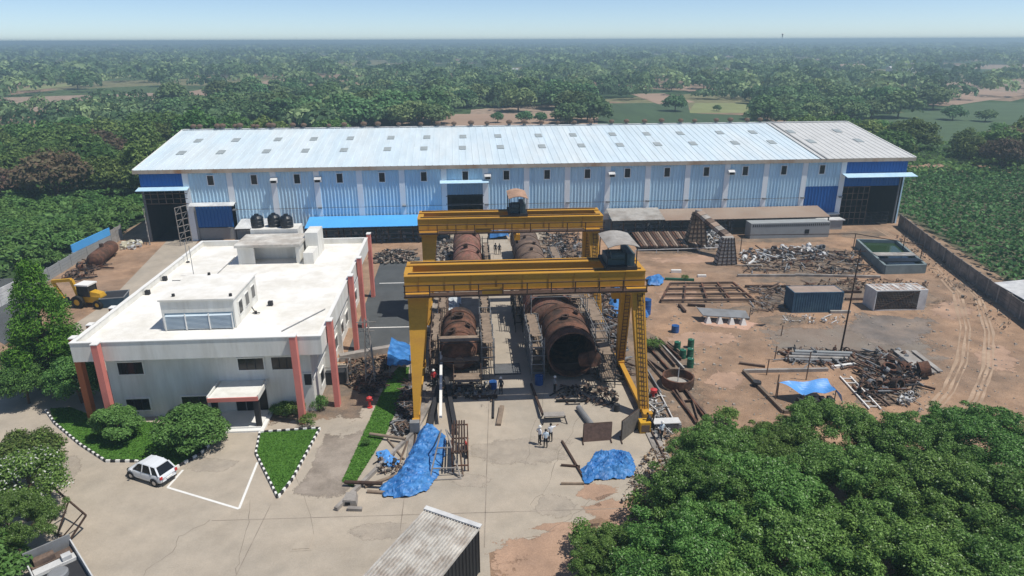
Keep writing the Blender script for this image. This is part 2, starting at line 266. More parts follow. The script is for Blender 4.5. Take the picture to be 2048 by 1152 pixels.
for k in range(6):   # wheel ruts of the dirt track
    off = (-1.5,-1.1,-.7,.7,1.1,1.6)[k]; P_ = [(1765,455),(1810,480),(1880,530),(1935,590),(1955,660),(1950,730),(1925,790),(1870,860)]
    c = [G(*q) for q in P_]; L_ = []; R_ = []
    pts = []
    for i in range(len(c)-1):
        for j in range(5): pts.append(c[i].lerp(c[i+1], j/5))
    for i, p in enumerate(pts[:-1]):
        d = (pts[i+1]-p).normalized(); nn = Vector((d.y,-d.x,0)); w = .05+.13*random.random(); L_.append(p+nn*(off-w)); R_.append(p+nn*(off+w))
    b = MB()
    for i in range(len(L_)-1): b.quad((*L_[i][:2],.02),(*R_[i][:2],.02),(*R_[i+1][:2],.02),(*L_[i+1][:2],.02))
    tag(b.build('wheel_rut', mat('rut_soil',(0.43,0.31,0.215),.95,.2,.4,col2=(0.34,0.235,0.16),mixs=.3)), kind='structure')
for pts in ([(335,975),(478,1018),(515,925)],):      # white parking lines
    q = [G(*p) for p in pts]+[]; q.insert(0, G(366,940))
    for i in range(3):
        a, c_ = q[i], q[i+1]; d = (c_-a).normalized(); nn = Vector((-d.y,d.x,0))*.09
        sheet('parking_line', [a-nn,c_-nn,c_+nn,a+nn], 0.013+.003*i, WHITE)
for x0,y0,x1,y1 in ((-5.0,38,-5.0,110),(0.6,36,4.6,112),(-18,40,12,39.2),(-26,33,-4,33.5),(-16,10,-14.4,41.5)):  # slab joints
    a = Vector((x0,y0,0)); c_ = Vector((x1,y1,0)); d = (c_-a).normalized(); nn = Vector((-d.y,d.x,0))*.03
    sheet('slab_joint', [a-nn,c_-nn,c_+nn,a+nn], 0.0125, CONC2)
gm = MB()
for i in range(30): gm.box(2.35+i*.088,2.40+i*.088,60.3,62.6,.02,.05)
gm.box(2.3,5.0,60.2,62.7,.013,.02,1); tag(gm.build('drain_grating', [GREY,DARK]), 'steel drain grating set in the concrete lane between the two rows of vessels','grating')
for k,(px,py) in enumerate([(605,1088)]):
    c_ = G(px,py); mh = MB(); mh.box(c_.x-.55,c_.x+.55,c_.y-.5,c_.y+.5,.02,.05); mh.box(c_.x-.7,c_.x+.7,c_.y-.65,c_.y+.65,.013,.02); tag(mh.build('manhole_cover', CONC), 'square concrete manhole cover in the empty front yard','manhole cover')
rk = random.Random(5)
for k,(px,py,dx,dy,n) in enumerate(((1060,1010,8,-14,16),(420,1040,-12,9,18),(1180,1000,-14,7,14),(1050,930,4,-15,14),(560,900,6,14,12),(500,1000,-3,16,12))):   # cracks in the concrete
    a_ = G(px,py); L = []
    for i in range(n):
        L.append(a_.copy()); px += dx*rk.uniform(.4,1.5)+rk.uniform(-5,5); py += dy*rk.uniform(.4,1.5)+rk.uniform(-3,3); a_ = G(px,py)
    b = MB()
    for i in range(n-1):
        d = (L[i+1]-L[i]).normalized(); w = rk.uniform(.008,.02); nn = Vector((-d.y,d.x,0))*w; b.quad(*[(q.x,q.y,.0115) for q in (L[i]-nn,L[i+1]-nn,L[i+1]+nn,L[i]+nn)])
    tag(b.build('crack',mat('crack_dirt',(.2,.17,.14),.95,.2)),kind='structure')
STN = mat('stained_concrete',(.345,.30,.245),.9,.15,.8,col2=(.39,.335,.27),mixs=.5,fine=.1); LGT = mat('dusty_concrete',(.50,.44,.36),.9,.1,.8,fine=.05)
for k,(px,py,w,h_,m) in enumerate(((1040,900,130,40,STN),(930,960,60,22,STN),(1110,1010,70,30,STN),(420,930,70,20,STN),(130,930,60,30,STN),(1190,985,60,22,REDD),(1215,1020,60,30,REDD),(1120,1055,90,16,REDD),(760,1060,80,25,STN),(60,760,60,30,STN))):
    softsheet('ground_stain',pxs([(px+w*math.cos(t)*rk.uniform(.7,1.2),py+h_*math.sin(t)*rk.uniform(.7,1.2)) for t in [2*PI*i/9 for i in range(9)]]),.0085,m,.35)
for k,(px,py,w,h_,m) in enumerate(((1400,680,90,20,REDD),(1560,640,70,16,DARKD),(1450,760,60,25,REDD),(1750,800,70,20,DARKD),(1900,620,60,25,REDD),(1350,590,60,14,REDD),(1830,600,80,20,DARKD),(1600,560,120,12,DARKD),(1380,520,100,10,REDD),(1720,470,80,10,DARKD),(1990,720,60,40,REDD),(1650,690,80,12,DARKD),(1400,850,60,30,REDD),(1560,480,140,9,DARKD),(1480,620,50,10,DARKD))):
    softsheet('ground_stain',pxs([(px+w*math.cos(t)*rk.uniform(.7,1.2),py+h_*math.sin(t)*rk.uniform(.7,1.2)) for t in [2*PI*i/9 for i in range(9)]]),.0065,m,.35)
# tarred rails of the gantry cranes
for x,lab in ((-4.7,'left'),(15.0,'right')):
    b = MB(); b.box(x-.5,x+.5,44,111,.015,.10); b.box(x-.05,x+.05,44,111,.10,.24,1)
    tag(b.build('crane_rail',[CONCW,DRUST]), f'long steel rail on a concrete strip under the {lab} legs of the yellow gantry cranes','rail')
# ================================================================ warehouse
WA = Vector((-51.8,112.0,0)); WRZ = math.atan2(1.6,128.3); WL = 128.4; EZ = 11.55; RZ = 15.0; HD = 22.6
wh = thing('warehouse','very long light blue corrugated factory shed behind the gantry cranes','warehouse',WA,WRZ)
def wloc(x,y,z=0): return Vector((x*math.cos(WRZ)-y*math.sin(WRZ), x*math.sin(WRZ)+y*math.cos(WRZ), z))+WA
def corr(x0,x1,z0,z1,y=0.0,pitch=.56,d=.10):   # ribbed cladding
    b = MB(); x = x0
    while x < x1-1e-4:
        xs = [x, min(x+pitch*.62,x1), min(x+pitch*.7,x1), min(x+pitch*.92,x1), min(x+pitch,x1)]; ys = [y,y,y-d,y-d,y]
        for i in range(4):
            if xs[i+1]-xs[i] > 1e-5: b.quad((xs[i],ys[i],z0),(xs[i+1],ys[i+1],z0),(xs[i+1],ys[i+1],z1),(xs[i],ys[i],z1))
        x += pitch
    return b
def front(x0,x1,z0,z1,m=LBLUE,name='front_wall',lab=None):
    o = corr(x0,x1,z0,z1).build(name,m,wh)
    if lab: o['label'] = lab
    return o
front(7.2,14.2,6.3,EZ); front(14.2,48.0,2.0,EZ); front(48.0,55.2,8.9,EZ); front(55.2,110.2,2.0,EZ); front(110.2,117.0,7.0,EZ)
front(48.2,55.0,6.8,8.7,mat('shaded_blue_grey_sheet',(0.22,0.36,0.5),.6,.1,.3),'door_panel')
for a in ((0,7.2,8.9,EZ),(7.9,13.6,2.2,5.9),(110.4,116.6,2.3,7.0),(117.0,WL,9.1,EZ),(117.3,WL-1.0,6.9,8.8)):
    front(*a,DBLUE,'blue_panel')
lw = MB(); lw.box(7.2,7.85,.04,.24,0,6.2); lw.box(7.3,14.2,.3,.5,0,2.0); lw.box(14.2,48,.05,.25,0,2.0); lw.box(55.2,110.2,.05,.25,0,2.0); lw.box(110.2,117,.05,.25,0,2.2); lw.build('plinth_wall',BLOCK,wh)
for i in range(17):
    x = 7.1+6.86*i; pb = MB(); z0 = 2.0 if 1 < i else (6.3 if i == 1 else 0); 
    if i in (6,7): z0 = 4.0
    pb.box(x-.46,x+.46,-.16,.02,z0,EZ-.02); pb.build('wall_strip',PALE,wh)
    if i % 2 or i > 8: MB().box(x-.15,x+.45,-.5,-.17,5.0,5.25).build('lamp_bracket',GREY,wh)
for i in range(16):
    x = 11.0+6.8*i; f = MB(); z = 9.95
    for a in ((x-.58,x+.58,z+.74,z+.84),(x-.58,x+.58,z-.84,z-.74),(x-.58,x-.46,z-.74,z+.74),(x+.46,x+.58,z-.74,z+.74)): f.box(a[0],a[1],-.19,.0,a[2],a[3])
    w = f.build('window',PALE,wh); p = MB(); p.box(x-.46,x+.46,-.135,-.10,z-.74,z+.74); p.build('pane',GLASS,w)
    bb = MB(); bb.box(x-.02,x+.02,-.155,-.136,z-.74,z+.74); bb.box(x-.46,x+.46,-.15,-.136,z-.03,z+.03); bb.build('window_bar',DARK,w)
for px in (550,637,975,1223,1463):
    p = GY(px,352-(px-550)*.013,112.8); x = (p-WA).x; b = MB(); b.hexa([(x-.55,-.9,9.45),(x+.55,-.9,9.45),(x+.55,-.1,9.45),(x-.55,-.1,9.45)],[(x-.55,-.9,9.9),(x+.55,-.9,9.9),(x+.55,-.1,10.35),(x-.55,-.1,10.35)])
    h = b.build('exhaust_hood',WSHEET,wh); MB().box(x-.42,x+.42,-.93,-.905,9.5,9.85).build('louvre',BLACK,h)
sh = MB(); sh.box(0,.25,.1,2*HD,0,EZ-.3); sh.box(WL-.25,WL,.1,2*HD,0,EZ-.3); sh.box(.25,WL-.25,2*HD-.2,2*HD,0,EZ-.3)
il = MB(); il.box(.26,.32,.15,2*HD-.3,0,EZ-.1); il.box(WL-.32,WL-.26,.15,2*HD-.3,0,EZ-.1); il.box(.33,WL-.33,16,16.1,0,RZ-1.3); il.build('shade_lining',DARK,wh)  # dark sheets added so the inside reads as deep shade
sh.add([(0,0,EZ-.3),(.2,0,EZ-.3),(.2,HD,RZ-.3),(0,HD,RZ-.3),(0,2*HD,EZ-.3),(.2,2*HD,EZ-.3)],[(1,0,3,2),(2,3,4,5),(0,4,3)])
sh.add([(WL,0,EZ-.3),(WL,HD,RZ-.3),(WL,2*HD,EZ-.3)],[(0,1,2)]); sh.build('end_walls',LBLUE,wh)
gf = MB(); gf.box(.3,WL-.3,.3,2*HD-.3,.03,.06); gf.build('floor',DARK,wh)  # floor coloured near black to put the indoor shade into it
MB().box(14.3,110.1,-.16,-.135,5.05,5.12).build('sheet_lap',GREY,wh)
for x in range(7,128,14): MB().box(x-.2,x+.2,6,6.4,.06,EZ-.2).build('inner_column',DARK,wh)
r = MB()
def rp(x,y,dz=0): return (x, y, EZ+.28+(RZ-EZ)*min(y, 2*HD-y)/HD+dz)
def roofslab(x0,x1,m,nm):
    b = MB(); x = x0; seg = 1.12
    while x < x1-.01:
        e = min(x+seg,x1); k = min(x+.1,x1)
        for (ya,yb) in ((-.3,HD),(HD,2*HD+.7)):
            b.quad(rp(x,ya,.05),rp(k,ya,.05),rp(k,yb,.05),rp(x,yb,.05)); b.quad(rp(k,ya),rp(e,ya),rp(e,yb),rp(k,yb))
            b.quad(rp(k,ya,.05),rp(k,ya),rp(k,yb),rp(k,yb,.05)); b.quad(rp(x,ya),rp(x,ya,.05),rp(x,yb,.05),rp(x,yb))
        x += seg
    return b.build(nm,m,wh)
roofslab(-.6,112.6,WROOF,'roof'); o = roofslab(112.6,WL+.9,BROOF,'roof'); o['label'] = 'beige right hand end of the roof'
b = MB()
for x in (112.3,113.3): b.hexa([rp(x,-.6,.0),rp(x+.12,-.6,.0),rp(x+.12,HD,.0),rp(x,HD,.0)],[rp(x,-.6,.12),rp(x+.12,-.6,.12),rp(x+.12,HD,.12),rp(x,HD,.12)])
b.build('roof_joint',GREY,wh)
b = MB(); b.box(-.7,WL+1.0,-.48,-.2,EZ-.22,EZ+.12); b.box(-.7,WL+1.0,-.52,-.48,EZ-.34,EZ+.24); b.build('gutter',FASC,wh)
for x0 in (-.75,WL+.9): b = MB(); b.hexa([rp(x0,-.35,-.25),rp(x0+.2,-.35,-.25),rp(x0+.2,HD,-.25),rp(x0,HD,-.25)],[rp(x0,-.35,.12),rp(x0+.2,-.35,.12),rp(x0+.2,HD,.12),rp(x0,HD,.12)]); b.build('verge_trim',WHITE,wh)
b = MB(); b.box(-.6,WL+.9,HD-.35,HD+.35,RZ+.3,RZ+.42); b.build('ridge_cap',WSHEET,wh)
upx = [397,472,556,628,701,782,854,926,996,1077,1146,1225,1293,1360,1439,1505,1581,1674]; lpx = [363,442,533,611,688,775,848,925,1001,1084,1163,1240,1315,1386,1470,1543,1622,1717]
def onroof(px,py):   # photo point -> local roof coords by solving on the slope
    d = ray(px,py)
    best = None
    for k in range(400):
        y = k*.06; z = EZ+.28+(RZ-EZ)*y/HD; t = (z-CH)/d.z; p = Vector((d.x*t,d.y*t,z))-WA
        ly = -p.x*math.sin(WRZ)+p.y*math.cos(WRZ); lx = p.x*math.cos(WRZ)+p.y*math.sin(WRZ)
        if best is None or abs(ly-y) < best[0]: best = (abs(ly-y),lx,y)
    return best[1],best[2]
for lst,(ya,yb) in ((upx,(282,262)),(lpx,(306,282))):
    for px in lst:
        t = (px-380)/1300; x,y = onroof(px,ya+(yb-ya)*t); b = MB()
        b.hexa([rp(x-.62,y-1.0,.03),rp(x+.62,y-1.0,.03),rp(x+.62,y+1.0,.03),rp(x-.62,y+1.0,.03)],[rp(x-.62,y-1.0,.10),rp(x+.62,y-1.0,.10),rp(x+.62,y+1.0,.10),rp(x-.62,y+1.0,.10)]); b.build('roof_light',SKYL,wh)
v0 = None; vx = []
for px in (392,404,440,450,474,484,510,518,541,549,588,610,660,690,729,757,798,842,876,908,942,974,1018,1048,1082,1115,1148,1180,1222,1252,1288,1322,1360,1388,1432,1460,1494,1520):
    x,_ = onroof(px,256-(px-400)*.0095); vx.append(x)
for x in vx:
    if v0 is None:
        tb = MB(); tb.tube((0,0,0),(0,0,.35),.28,10); v0 = tb.build('roof_ventilator',GREY,wh)
        hb = MB(); hb.lathe((0,0,.35),(0,0,1),[(0,.3),(.12,.5),(.35,.58),(.55,.45),(.68,.12),(.7,0)],12); hd = hb.build('turbine_head',BROWN,v0); v0.location = (x,HD+.1,RZ+.3)
    else:
        c_ = v0.copy(); COL.objects.link(c_); c_.parent = wh; c_.location = (x,HD+.1+random.uniform(-.2,.2),RZ+.3); s_ = random.uniform(.8,1.15); c_.scale = (s_,s_,s_); e = hd.copy(); COL.objects.link(e); e.parent = c_
def canopy(x0,x1,z,d,m,drop=.35,name='canopy'):
    b = MB(); b.hexa([(x0,-d,z-drop),(x1,-d,z-drop),(x1,-.18,z),(x0,-.18,z)],[(x0,-d,z-drop+.08),(x1,-d,z-drop+.08),(x1,-.18,z+.08),(x0,-.18,z+.08)]); return b.build(name,m,wh)
canopy(-.3,7.6,8.95,1.6,MBLUE if 0 else LBLUE,.3); canopy(7.3,14.4,6.3,1.5,WSHEET,.3); canopy(47.6,55.6,9.2,1.5,LBLUE,.25); canopy(116.7,WL+.9,9.1,2.0,LBLUE,.35); canopy(110.0,117.0,2.3,1.0,WSHEET,.1)
def grille(x0,x1,z0,z1,nx,nz,name='door_grille',y=-.05,m=BROWN):
    b = MB()
    for i in range(nx+1): x = x0+(x1-x0)*i/nx; b.box(x-.05,x+.05,y-.06,y,z0,z1)
    for k in range(nz+1): z = z0+(z1-z0)*k/nz; b.box(x0,x1,y-.13,y-.065,z-.045,z+.045)
    return b.build(name,m,wh)
grille(.1,7.0,6.3,8.7,6,3); grille(48.5,54.8,0,6.6,7,5,m=DARK); grille(117.3,122.2,0,6.8,5,6); grille(122.4,126.5,.1,2.2,4,3,m=DARK)
b = MB(); b.box(0,.3,-.1,.1,0,8.9); b.box(6.9,7.2,-.1,.03,0,8.9); b.box(117.0,117.25,-.1,.1,0,9); b.box(WL-.9,WL-.7,-.1,.1,0,9); b.build('door_post',GREY,wh)
# lattice gate leaves at the left doorway
def gateleaf(px,pyb,w,h,rz,label):
    p = G(px,pyb); t = thing('lattice_gate',label,'gate',p,rz,'open lattice gate leaves at the left warehouse door')
    b = MB(); nx = max(2,int(w/.75)); nz = int(h/1.0)
    for i in range(nx+1): x = w*i/nx; b.bar((x,0,0),(x,0,h),.09)
    for k in range(nz+1): z = h*k/nz; b.bar((0,.1,max(z,.05)),(w,.1,max(z,.05)),.08)
    b.build('leaf_frame',CONCW,t); d = MB()
    for i in range(nx):
        for k in range(nz):
            if (i+k) % 2: d.bar((w*i/nx,.05,h*k/nz),(w*(i+1)/nx,.05,h*(k+1)/nz),.05)
    d.build('brace',GREY,t)
gateleaf(301,490,2.0,5.8,math.radians(115),'narrow lattice steel gate leaf standing open left of the left warehouse doorway')
gateleaf(362,492,2.2,6.2,math.radians(60),'lattice steel gate leaf standing open right of the left warehouse doorway')
# lean-to sheds along the front
def leanto(name,label,x0,x1,d,zb,zf,m,posts=True,cat='lean-to'):
    t = thing(name,label,cat,wloc(0,0),WRZ); b = MB()
    x = x0
    while x < x1-.01:
        e = min(x+.9,x1); b.hexa([(x,-d,zf),(e,-d,zf),(e,-.3,zb),(x,-.3,zb)],[(x,-d,zf+.05),(e,-d,zf+.09),(e,-.3,zb+.09),(x,-.3,zb+.05)]); x += .9
    b.build('roof',m,t); n = max(1,int((x1-x0)/5))
    for i in range(n+1):
        xx = x0+.1+(x1-x0-.2)*i/n; MB().box(xx-.08,xx+.08,-d+.25,-d+.4,0,zf).build('post',DARK,t)
    b = MB(); b.box(x0,x1,-d+.22,-d+.42,zf-.2,zf-.02); b.build('beam',DARK,t)
    return t
leanto('blue_lean_to','bright blue sheet lean-to roof along the warehouse foot behind the office roof',26.0,50,5.0,3.6,2.9,MBLUE)
leanto('small_lean_to','small white sheet lean-to beside the dark blue panel at the left of the warehouse foot',15.0,20.6,4.4,3.5,2.9,WSHEET)
leanto('grey_lean_to','pale grey patched sheet lean-to just right of the rear yellow crane',75.6,84.5,5.2,3.9,3.0,SHEET)
t = leanto('brown_lean_to','long brown sheet lean-to roof along the right half of the warehouse foot',84.6,113.0,5.0,3.6,2.8,BSHEET)
b = MB(); b.box(98.3,111.8,-7.4,-5.2,0,2.6); b.build('block_room',BLOCK,t)
b = MB()
for i in range(40): b.box(98.6+i*.33,98.75+i*.33,-7.43,-7.402,2.0,2.4)
b.build('vent_holes',BLACK,t); MB().box(107.6,108.3,-7.45,-7.402,.7,1.4).build('hole',BLACK,t)
t = thing('white_outbuilding','small white block room under the right hand blue panel of the warehouse','outbuilding',wloc(0,0),WRZ)
b = MB(); b.box(110.6,116.6,-2.9,-1.4,0,1.6); b.build('wall',BLOCK,t); b = MB(); b.box(110.3,116.9,-3.1,-1.2,1.6,1.75); b.build('roof_slab',WSHEET,t)
# ---- clutter stored in the shade under the lean-tos: shelves of parts
for (x0,x1,lab) in ((27,49,'dark racks of parts in the shade under the bright blue lean-to'),(76,97,'dark racks of parts in the shade under the grey and brown lean-tos')):
    t = thing('storage_rack',lab,'rack',wloc(0,0),WRZ); b = MB()
    for i in range(int((x1-x0)/2)+1): MB().box(x0+i*2-.05,x0+i*2+.05,-3.6,-2.6,0,2.3).build('rack_post',BROWN,t)
    for z in (.5,1.3,2.1): MB().box(x0,x1,-3.55,-2.65,z,z+.06).build('shelf',GREY,t)
    b = MB()
    for i in range(90):
        x = random.uniform(x0+.2,x1-.6); z = random.choice((.02,.57,1.37)); s_ = random.uniform(.2,.5); b.box(x,x+s_,-3.4,-2.9,z,z+random.uniform(.15,.5))
    tag(b.build('stored_parts',[GREY],t),kind='stuff')
# ================================================================ office building
of = thing('office_building','two storey cream office block with a wide white flat roof and pink fins','office building',(-22.4,68,0))
X0,X1,Y0,Y1 = -30.9,-13.8,54.6,82.2
b = MB(); b.box(X0,X1,Y0,Y1,0,6.3); b.build('wall',CREAM,of,True)
b = MB(); b.box(-32.4,-12.4,53,83,6.3,7.3); b.build('roof_deck',ROOFW,of,True)
b = MB()
for a in ((-32.45,-12.35,52.95,53.2),(-32.45,-12.35,82.8,83.05),(-32.45,-32.2,53.2,82.8),(-12.6,-12.35,53.2,82.8)): b.box(*a,6.25,7.9)
b.build('parapet',CREAM,of,True)
b = MB(); b.box(-32.5,-12.3,52.9,53.25,7.9,7.98); b.box(-32.5,-32.15,53.25,82.8,7.9,7.98); b.box(-12.65,-12.3,53.25,82.8,7.9,7.98); b.box(-32.5,-12.3,82.8,83.1,7.9,7.98); b.build('coping',WHITE,of,True)
def win(xa,xb,za,zb,y=Y0,par=of,nm='window'):
    f = MB(); t_ = .09
    for a in ((xa-t_,xb+t_,zb,zb+t_),(xa-t_,xb+t_,za-t_,za),(xa-t_,xa,za,zb),(xb,xb+t_,za,zb)): f.box(a[0],a[1],y-.1,y,a[2],a[3])
    w = f.build(nm,WHITE,par,True); p = MB(); p.box(xa,xb,y-.04,y-.02,za,zb); p.build('pane',GLASS,w,True)
    m_ = MB(); 
    for k in (1,2): x = xa+(xb-xa)*k/3; m_.box(x-.03,x+.03,y-.07,y-.041,za,zb)
    m_.build('mullion',DARK,w,True)
def pwin(x0,y0,x1,y1,Y=Y0):
    a = GY(x0,y0,Y); c_ = GY(x1,y1,Y); win(a.x,c_.x,c_.z,a.z,Y)
for a in ((234,725,289,747),(475,717,529,738),(542,714,590,737),(252,798,303,819),(363,793,418,814)): pwin(*a)
a = GY(407,706,Y0-.03); b = MB(); b.box(a.x,a.x+2.2,Y0-.03,Y0-.01,5.9,6.15); b.build('vent_slot',BLACK,of,True)
def swin(y0,y1,z0,z1):
    f = MB()
    for q in ((y0-.1,y1+.1,z1,z1+.1),(y0-.1,y1+.1,z0-.1,z0),(y0-.1,y0,z0,z1),(y1,y1+.1,z0,z1)): f.box(X1,X1+.1,q[0],q[1],q[2],q[3])
    w = f.build('window',WHITE,of,True); MB().box(X1+.02,X1+.04,y0,y1,z0,z1).build('pane',GLASS,w,True)
for y in (57.2,61.5,64.6,68.4,71.5,75.2,78.4): swin(y,y+1.6,4.1,5.3); swin(y,y+1.6,1.0,2.3)
for y in (59.9,66.3,73.2): b = MB(); b.box(X1+.01,X1+.5,y,y+.25,0,6.28); b.build('wall_fin',CREAM,of,True)
b = MB(); b.box(X1,X1+.12,54.7,82,3.1,3.3); b.build('string_course',WHITE,of,True)
def fin(x,y,m,h=8.15,w=.5,d=.6):
    b = MB(); b.box(x-w/2,x+w/2,y-d/2,y+d/2,0,h); o = b.build('fin',m,of,True); b = MB(); b.box(x-w/2-.04,x+w/2+.04,y-d/2-.04,y+d/2+.04,h,h+.08); b.build('fin_cap',WHITE,o,True); return o
fin(-30.2,52.55,PINK,8.0); fin(-14.5,52.55,PINK,8.2)
for y,dx in ((55.4,0),(67.3,0),(73.4,0),(83.4,-.2)): fin(-12.02+dx,y,PINK,8.35,.45,.75)
for y in (54.2,57.0,61): fin(-32.75,y,PINKSH,7.9,.5,.6)
b = MB(); b.box(-14.5,-13.9,Y0-.06,Y0-.02,2.6,3.7); nw = b.build('niche',DARK,of,True); MB().box(-14.6,-13.8,Y0-.12,Y0-.061,3.7,3.8).build('niche_sill',WHITE,nw,True)
# entrance porch
b = MB(); b.hexa([(-21.7,51.5,2.95),(-17.7,51.5,2.95),(-17.9,54.58,2.95),(-21.5,54.58,2.95)],[(-21.7,51.5,3.25),(-17.7,51.5,3.25),(-17.9,54.58,3.25),(-21.5,54.58,3.25)]); po = b.build('porch_roof',CREAM,of,True)
b = MB(); b.box(-21.75,-17.65,51.42,51.5,2.9,3.27); b.build('porch_fascia',PINK,po,True); MB().box(-21.8,-21.7,51.5,54.5,2.95,3.4).build('porch_edge',CREAM,po,True); MB().box(-17.7,-17.6,51.5,54.5,2.95,3.4).build('porch_edge',CREAM,po,True)
for x in (-21.4,-18.0): MB().box(x-.2,x+.2,51.75,52.15,.2,2.95).build('porch_column',DARK,of,True)
b = MB(); b.box(-21.9,-17.5,51.3,54.58,0,.16); b.box(-21.6,-17.8,51.7,54.57,.16,.3); b.build('entrance_step',WHITE,of,True)
b = MB(); b.box(-20.6,-18.9,Y0-.08,Y0-.03,.3,2.6); d_ = b.build('entrance_door',GLASS,of,True); MB().box(-19.78,-19.72,Y0-.11,Y0-.082,.3,2.6).build('door_frame',GREY,d_,True)
b = MB(); b.box(-18.6,-17.9,Y0-.07,Y0-.03,.3,2.5); b.build('side_panel',BLACK,of,True)
# stair room on the roof, louvred front
BX0,BX1,BY0,BY1,BZ = -26.5,-20.35,56.7,63.4,10.0
b = MB(); b.box(BX0,BX1,BY0,BY1,7.3,BZ-.02); sr = b.build('stair_room',CREAM,of,True); b = MB(); b.box(BX0-.12,BX1+.12,BY0-.12,BY1+.12,BZ-.02,BZ+.12); b.build('room_roof',ROOFW,sr,True)
b = MB()
for k in range(11):
    z = 7.45+k*.115; b.hexa([(BX0+.3,BY0-.22,z),(BX1-.2,BY0-.22,z),(BX1-.2,BY0-.03,z+.09),(BX0+.3,BY0-.03,z+.09)],[(BX0+.3,BY0-.22,z+.03),(BX1-.2,BY0-.22,z+.03),(BX1-.2,BY0-.03,z+.12),(BX0+.3,BY0-.03,z+.12)])
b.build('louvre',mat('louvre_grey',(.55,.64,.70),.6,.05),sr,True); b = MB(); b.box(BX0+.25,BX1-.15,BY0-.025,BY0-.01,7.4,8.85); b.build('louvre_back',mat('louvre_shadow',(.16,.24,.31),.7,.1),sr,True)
for x in (BX0+.25,-24.5,-22.5,BX1-.2): MB().box(x-.05,x+.05,BY0-.26,BY0-.22,7.35,8.85).build('louvre_post',WHITE,sr,True)
for y in (57.8,59.7,61.6):
    f = MB(); f.box(BX1+.0,BX1+.08,y-.06,y+.96,8.1,9.36); w = f.build('window',WHITE,sr,True); MB().box(BX1+.085,BX1+.1,y,y+.9,8.2,9.3).build('pane',GLASS,w,True)
for x,y in ((BX0+.9,BY0+.8),(BX1-.3,BY0+.5),(BX0+2,BY1-.2)): MB().tube((x,y,BZ+.12),(x,y,BZ+.35),.14,8).build('vent_pipe',DARK,sr,True)
# rear stair slab with open front and steps up to the tanks
b = MB(); b.box(-25.7,-25.3,75.2,79.5,7.3,9.3); b.box(-19.3,-18.9,75.2,79.5,7.3,9.3); b.box(-25.3,-19.3,77.2,77.4,7.3,9.3); b.box(-25.3,-23.9,75.25,75.5,7.3,9.3); rs = b.build('roof_shelter',CREAM,of,True)
b = MB(); b.box(-25.9,-18.7,74.9,79.7,9.3,9.6); b.build('shelter_roof',mat('stained_slab',(.42,.38,.33),.9,.3,.5,col2=(.62,.6,.55),mixs=.4),rs,True)
b = MB(); b.box(-18.65,-17.2,77.5,80.5,7.3,10.2); b.box(-18.4,-17.3,74.8,77.5,7.3,8.6); b.build('stair_block',CREAM,rs,True)
b = MB(); b.box(-25.5,-20.0,80.0,82.6,7.3,10.05); b.build('tank_plinth',CREAM,rs,True)
b = MB()
for (p0,p1) in (((-16.2,55.5,7.4),(-13.4,60.5,7.4)),((-27,64,7.35),(-27,78,7.35)),((-31,70,7.36),(-26,70,7.36))): b.tube(p0,p1,.04,6)
b.build('roof_pipe',GREY,of,True)
b = MB()
for x,y in ((-31.8,66),(-31.8,70.2),(-28.5,69),(-18.8,62.0)): b.box(x-.2,x+.2,y-.2,y+.2,7.3,7.75)
b.build('pipe_box',DARK,of,True)
tank = None
for i,(x,y,lb) in enumerate(((-24.9,81.2,'left of the three black water tanks standing on the rear of the office roof'),(-23.0,81.5,'middle one of the three black water tanks on the rear of the office roof'),(-21.4,80.9,'right of the three black water tanks, nearest the stair block on the office roof'))):
    t = thing('water_tank',lb,'water tank',(x,y,10.05),0,'black water tanks on the office roof'); b = MB()
    b.lathe((0,0,0),(0,0,1),[(0,0),(0,.72),(.3,.75),(.32,.78),(.36,.75),(.75,.75),(.78,.78),(.82,.75),(1.15,.74),(1.4,.55),(1.5,.25),(1.52,0)],20); b.build('tank_body',TANKB,t,smooth=False)
    MB().lathe((0,0,1.5),(0,0,1),[(0,.26),(.12,.26),(.14,0)],14).build('lid',TANKB,t); MB().tube((.8,-.1,.1),(.8,-.1,1.7),.03,6).build('pipe',WHITE,t)
def mast(px,py,z,h,lb,base=7.3):
    p = G(px,py,z); t = thing('antenna_mast',lb,'mast',p); b = MB(); b.tube((0,0,0),(0,0,h),.035,6); b.build('pole',GREY,t); b = MB(); b.tube((0,0,0),(0,0,.12),.2,8); b.build('base',DARK,t)
mast(388,553,7.3,3.4,'thin grey mast with a dark foot on the office roof left of the water tanks'); mast(376,525,7.3,2.6,'shorter thin grey pole near the left edge of the office roof')
t = thing('antenna','small dark antenna lying on the white office roof beside the stair room windows','antenna',G(512,628,7.3)); b = MB(); b.tube((0,0,.05),(-.4,.3,.6),.05,6); b.tube((-.3,.1,.1),(.4,-.1,.15),.05,6); b.tube((0,0,.04),(0,0,.3),.12,6); b.build('antenna_arm',DARK,t)
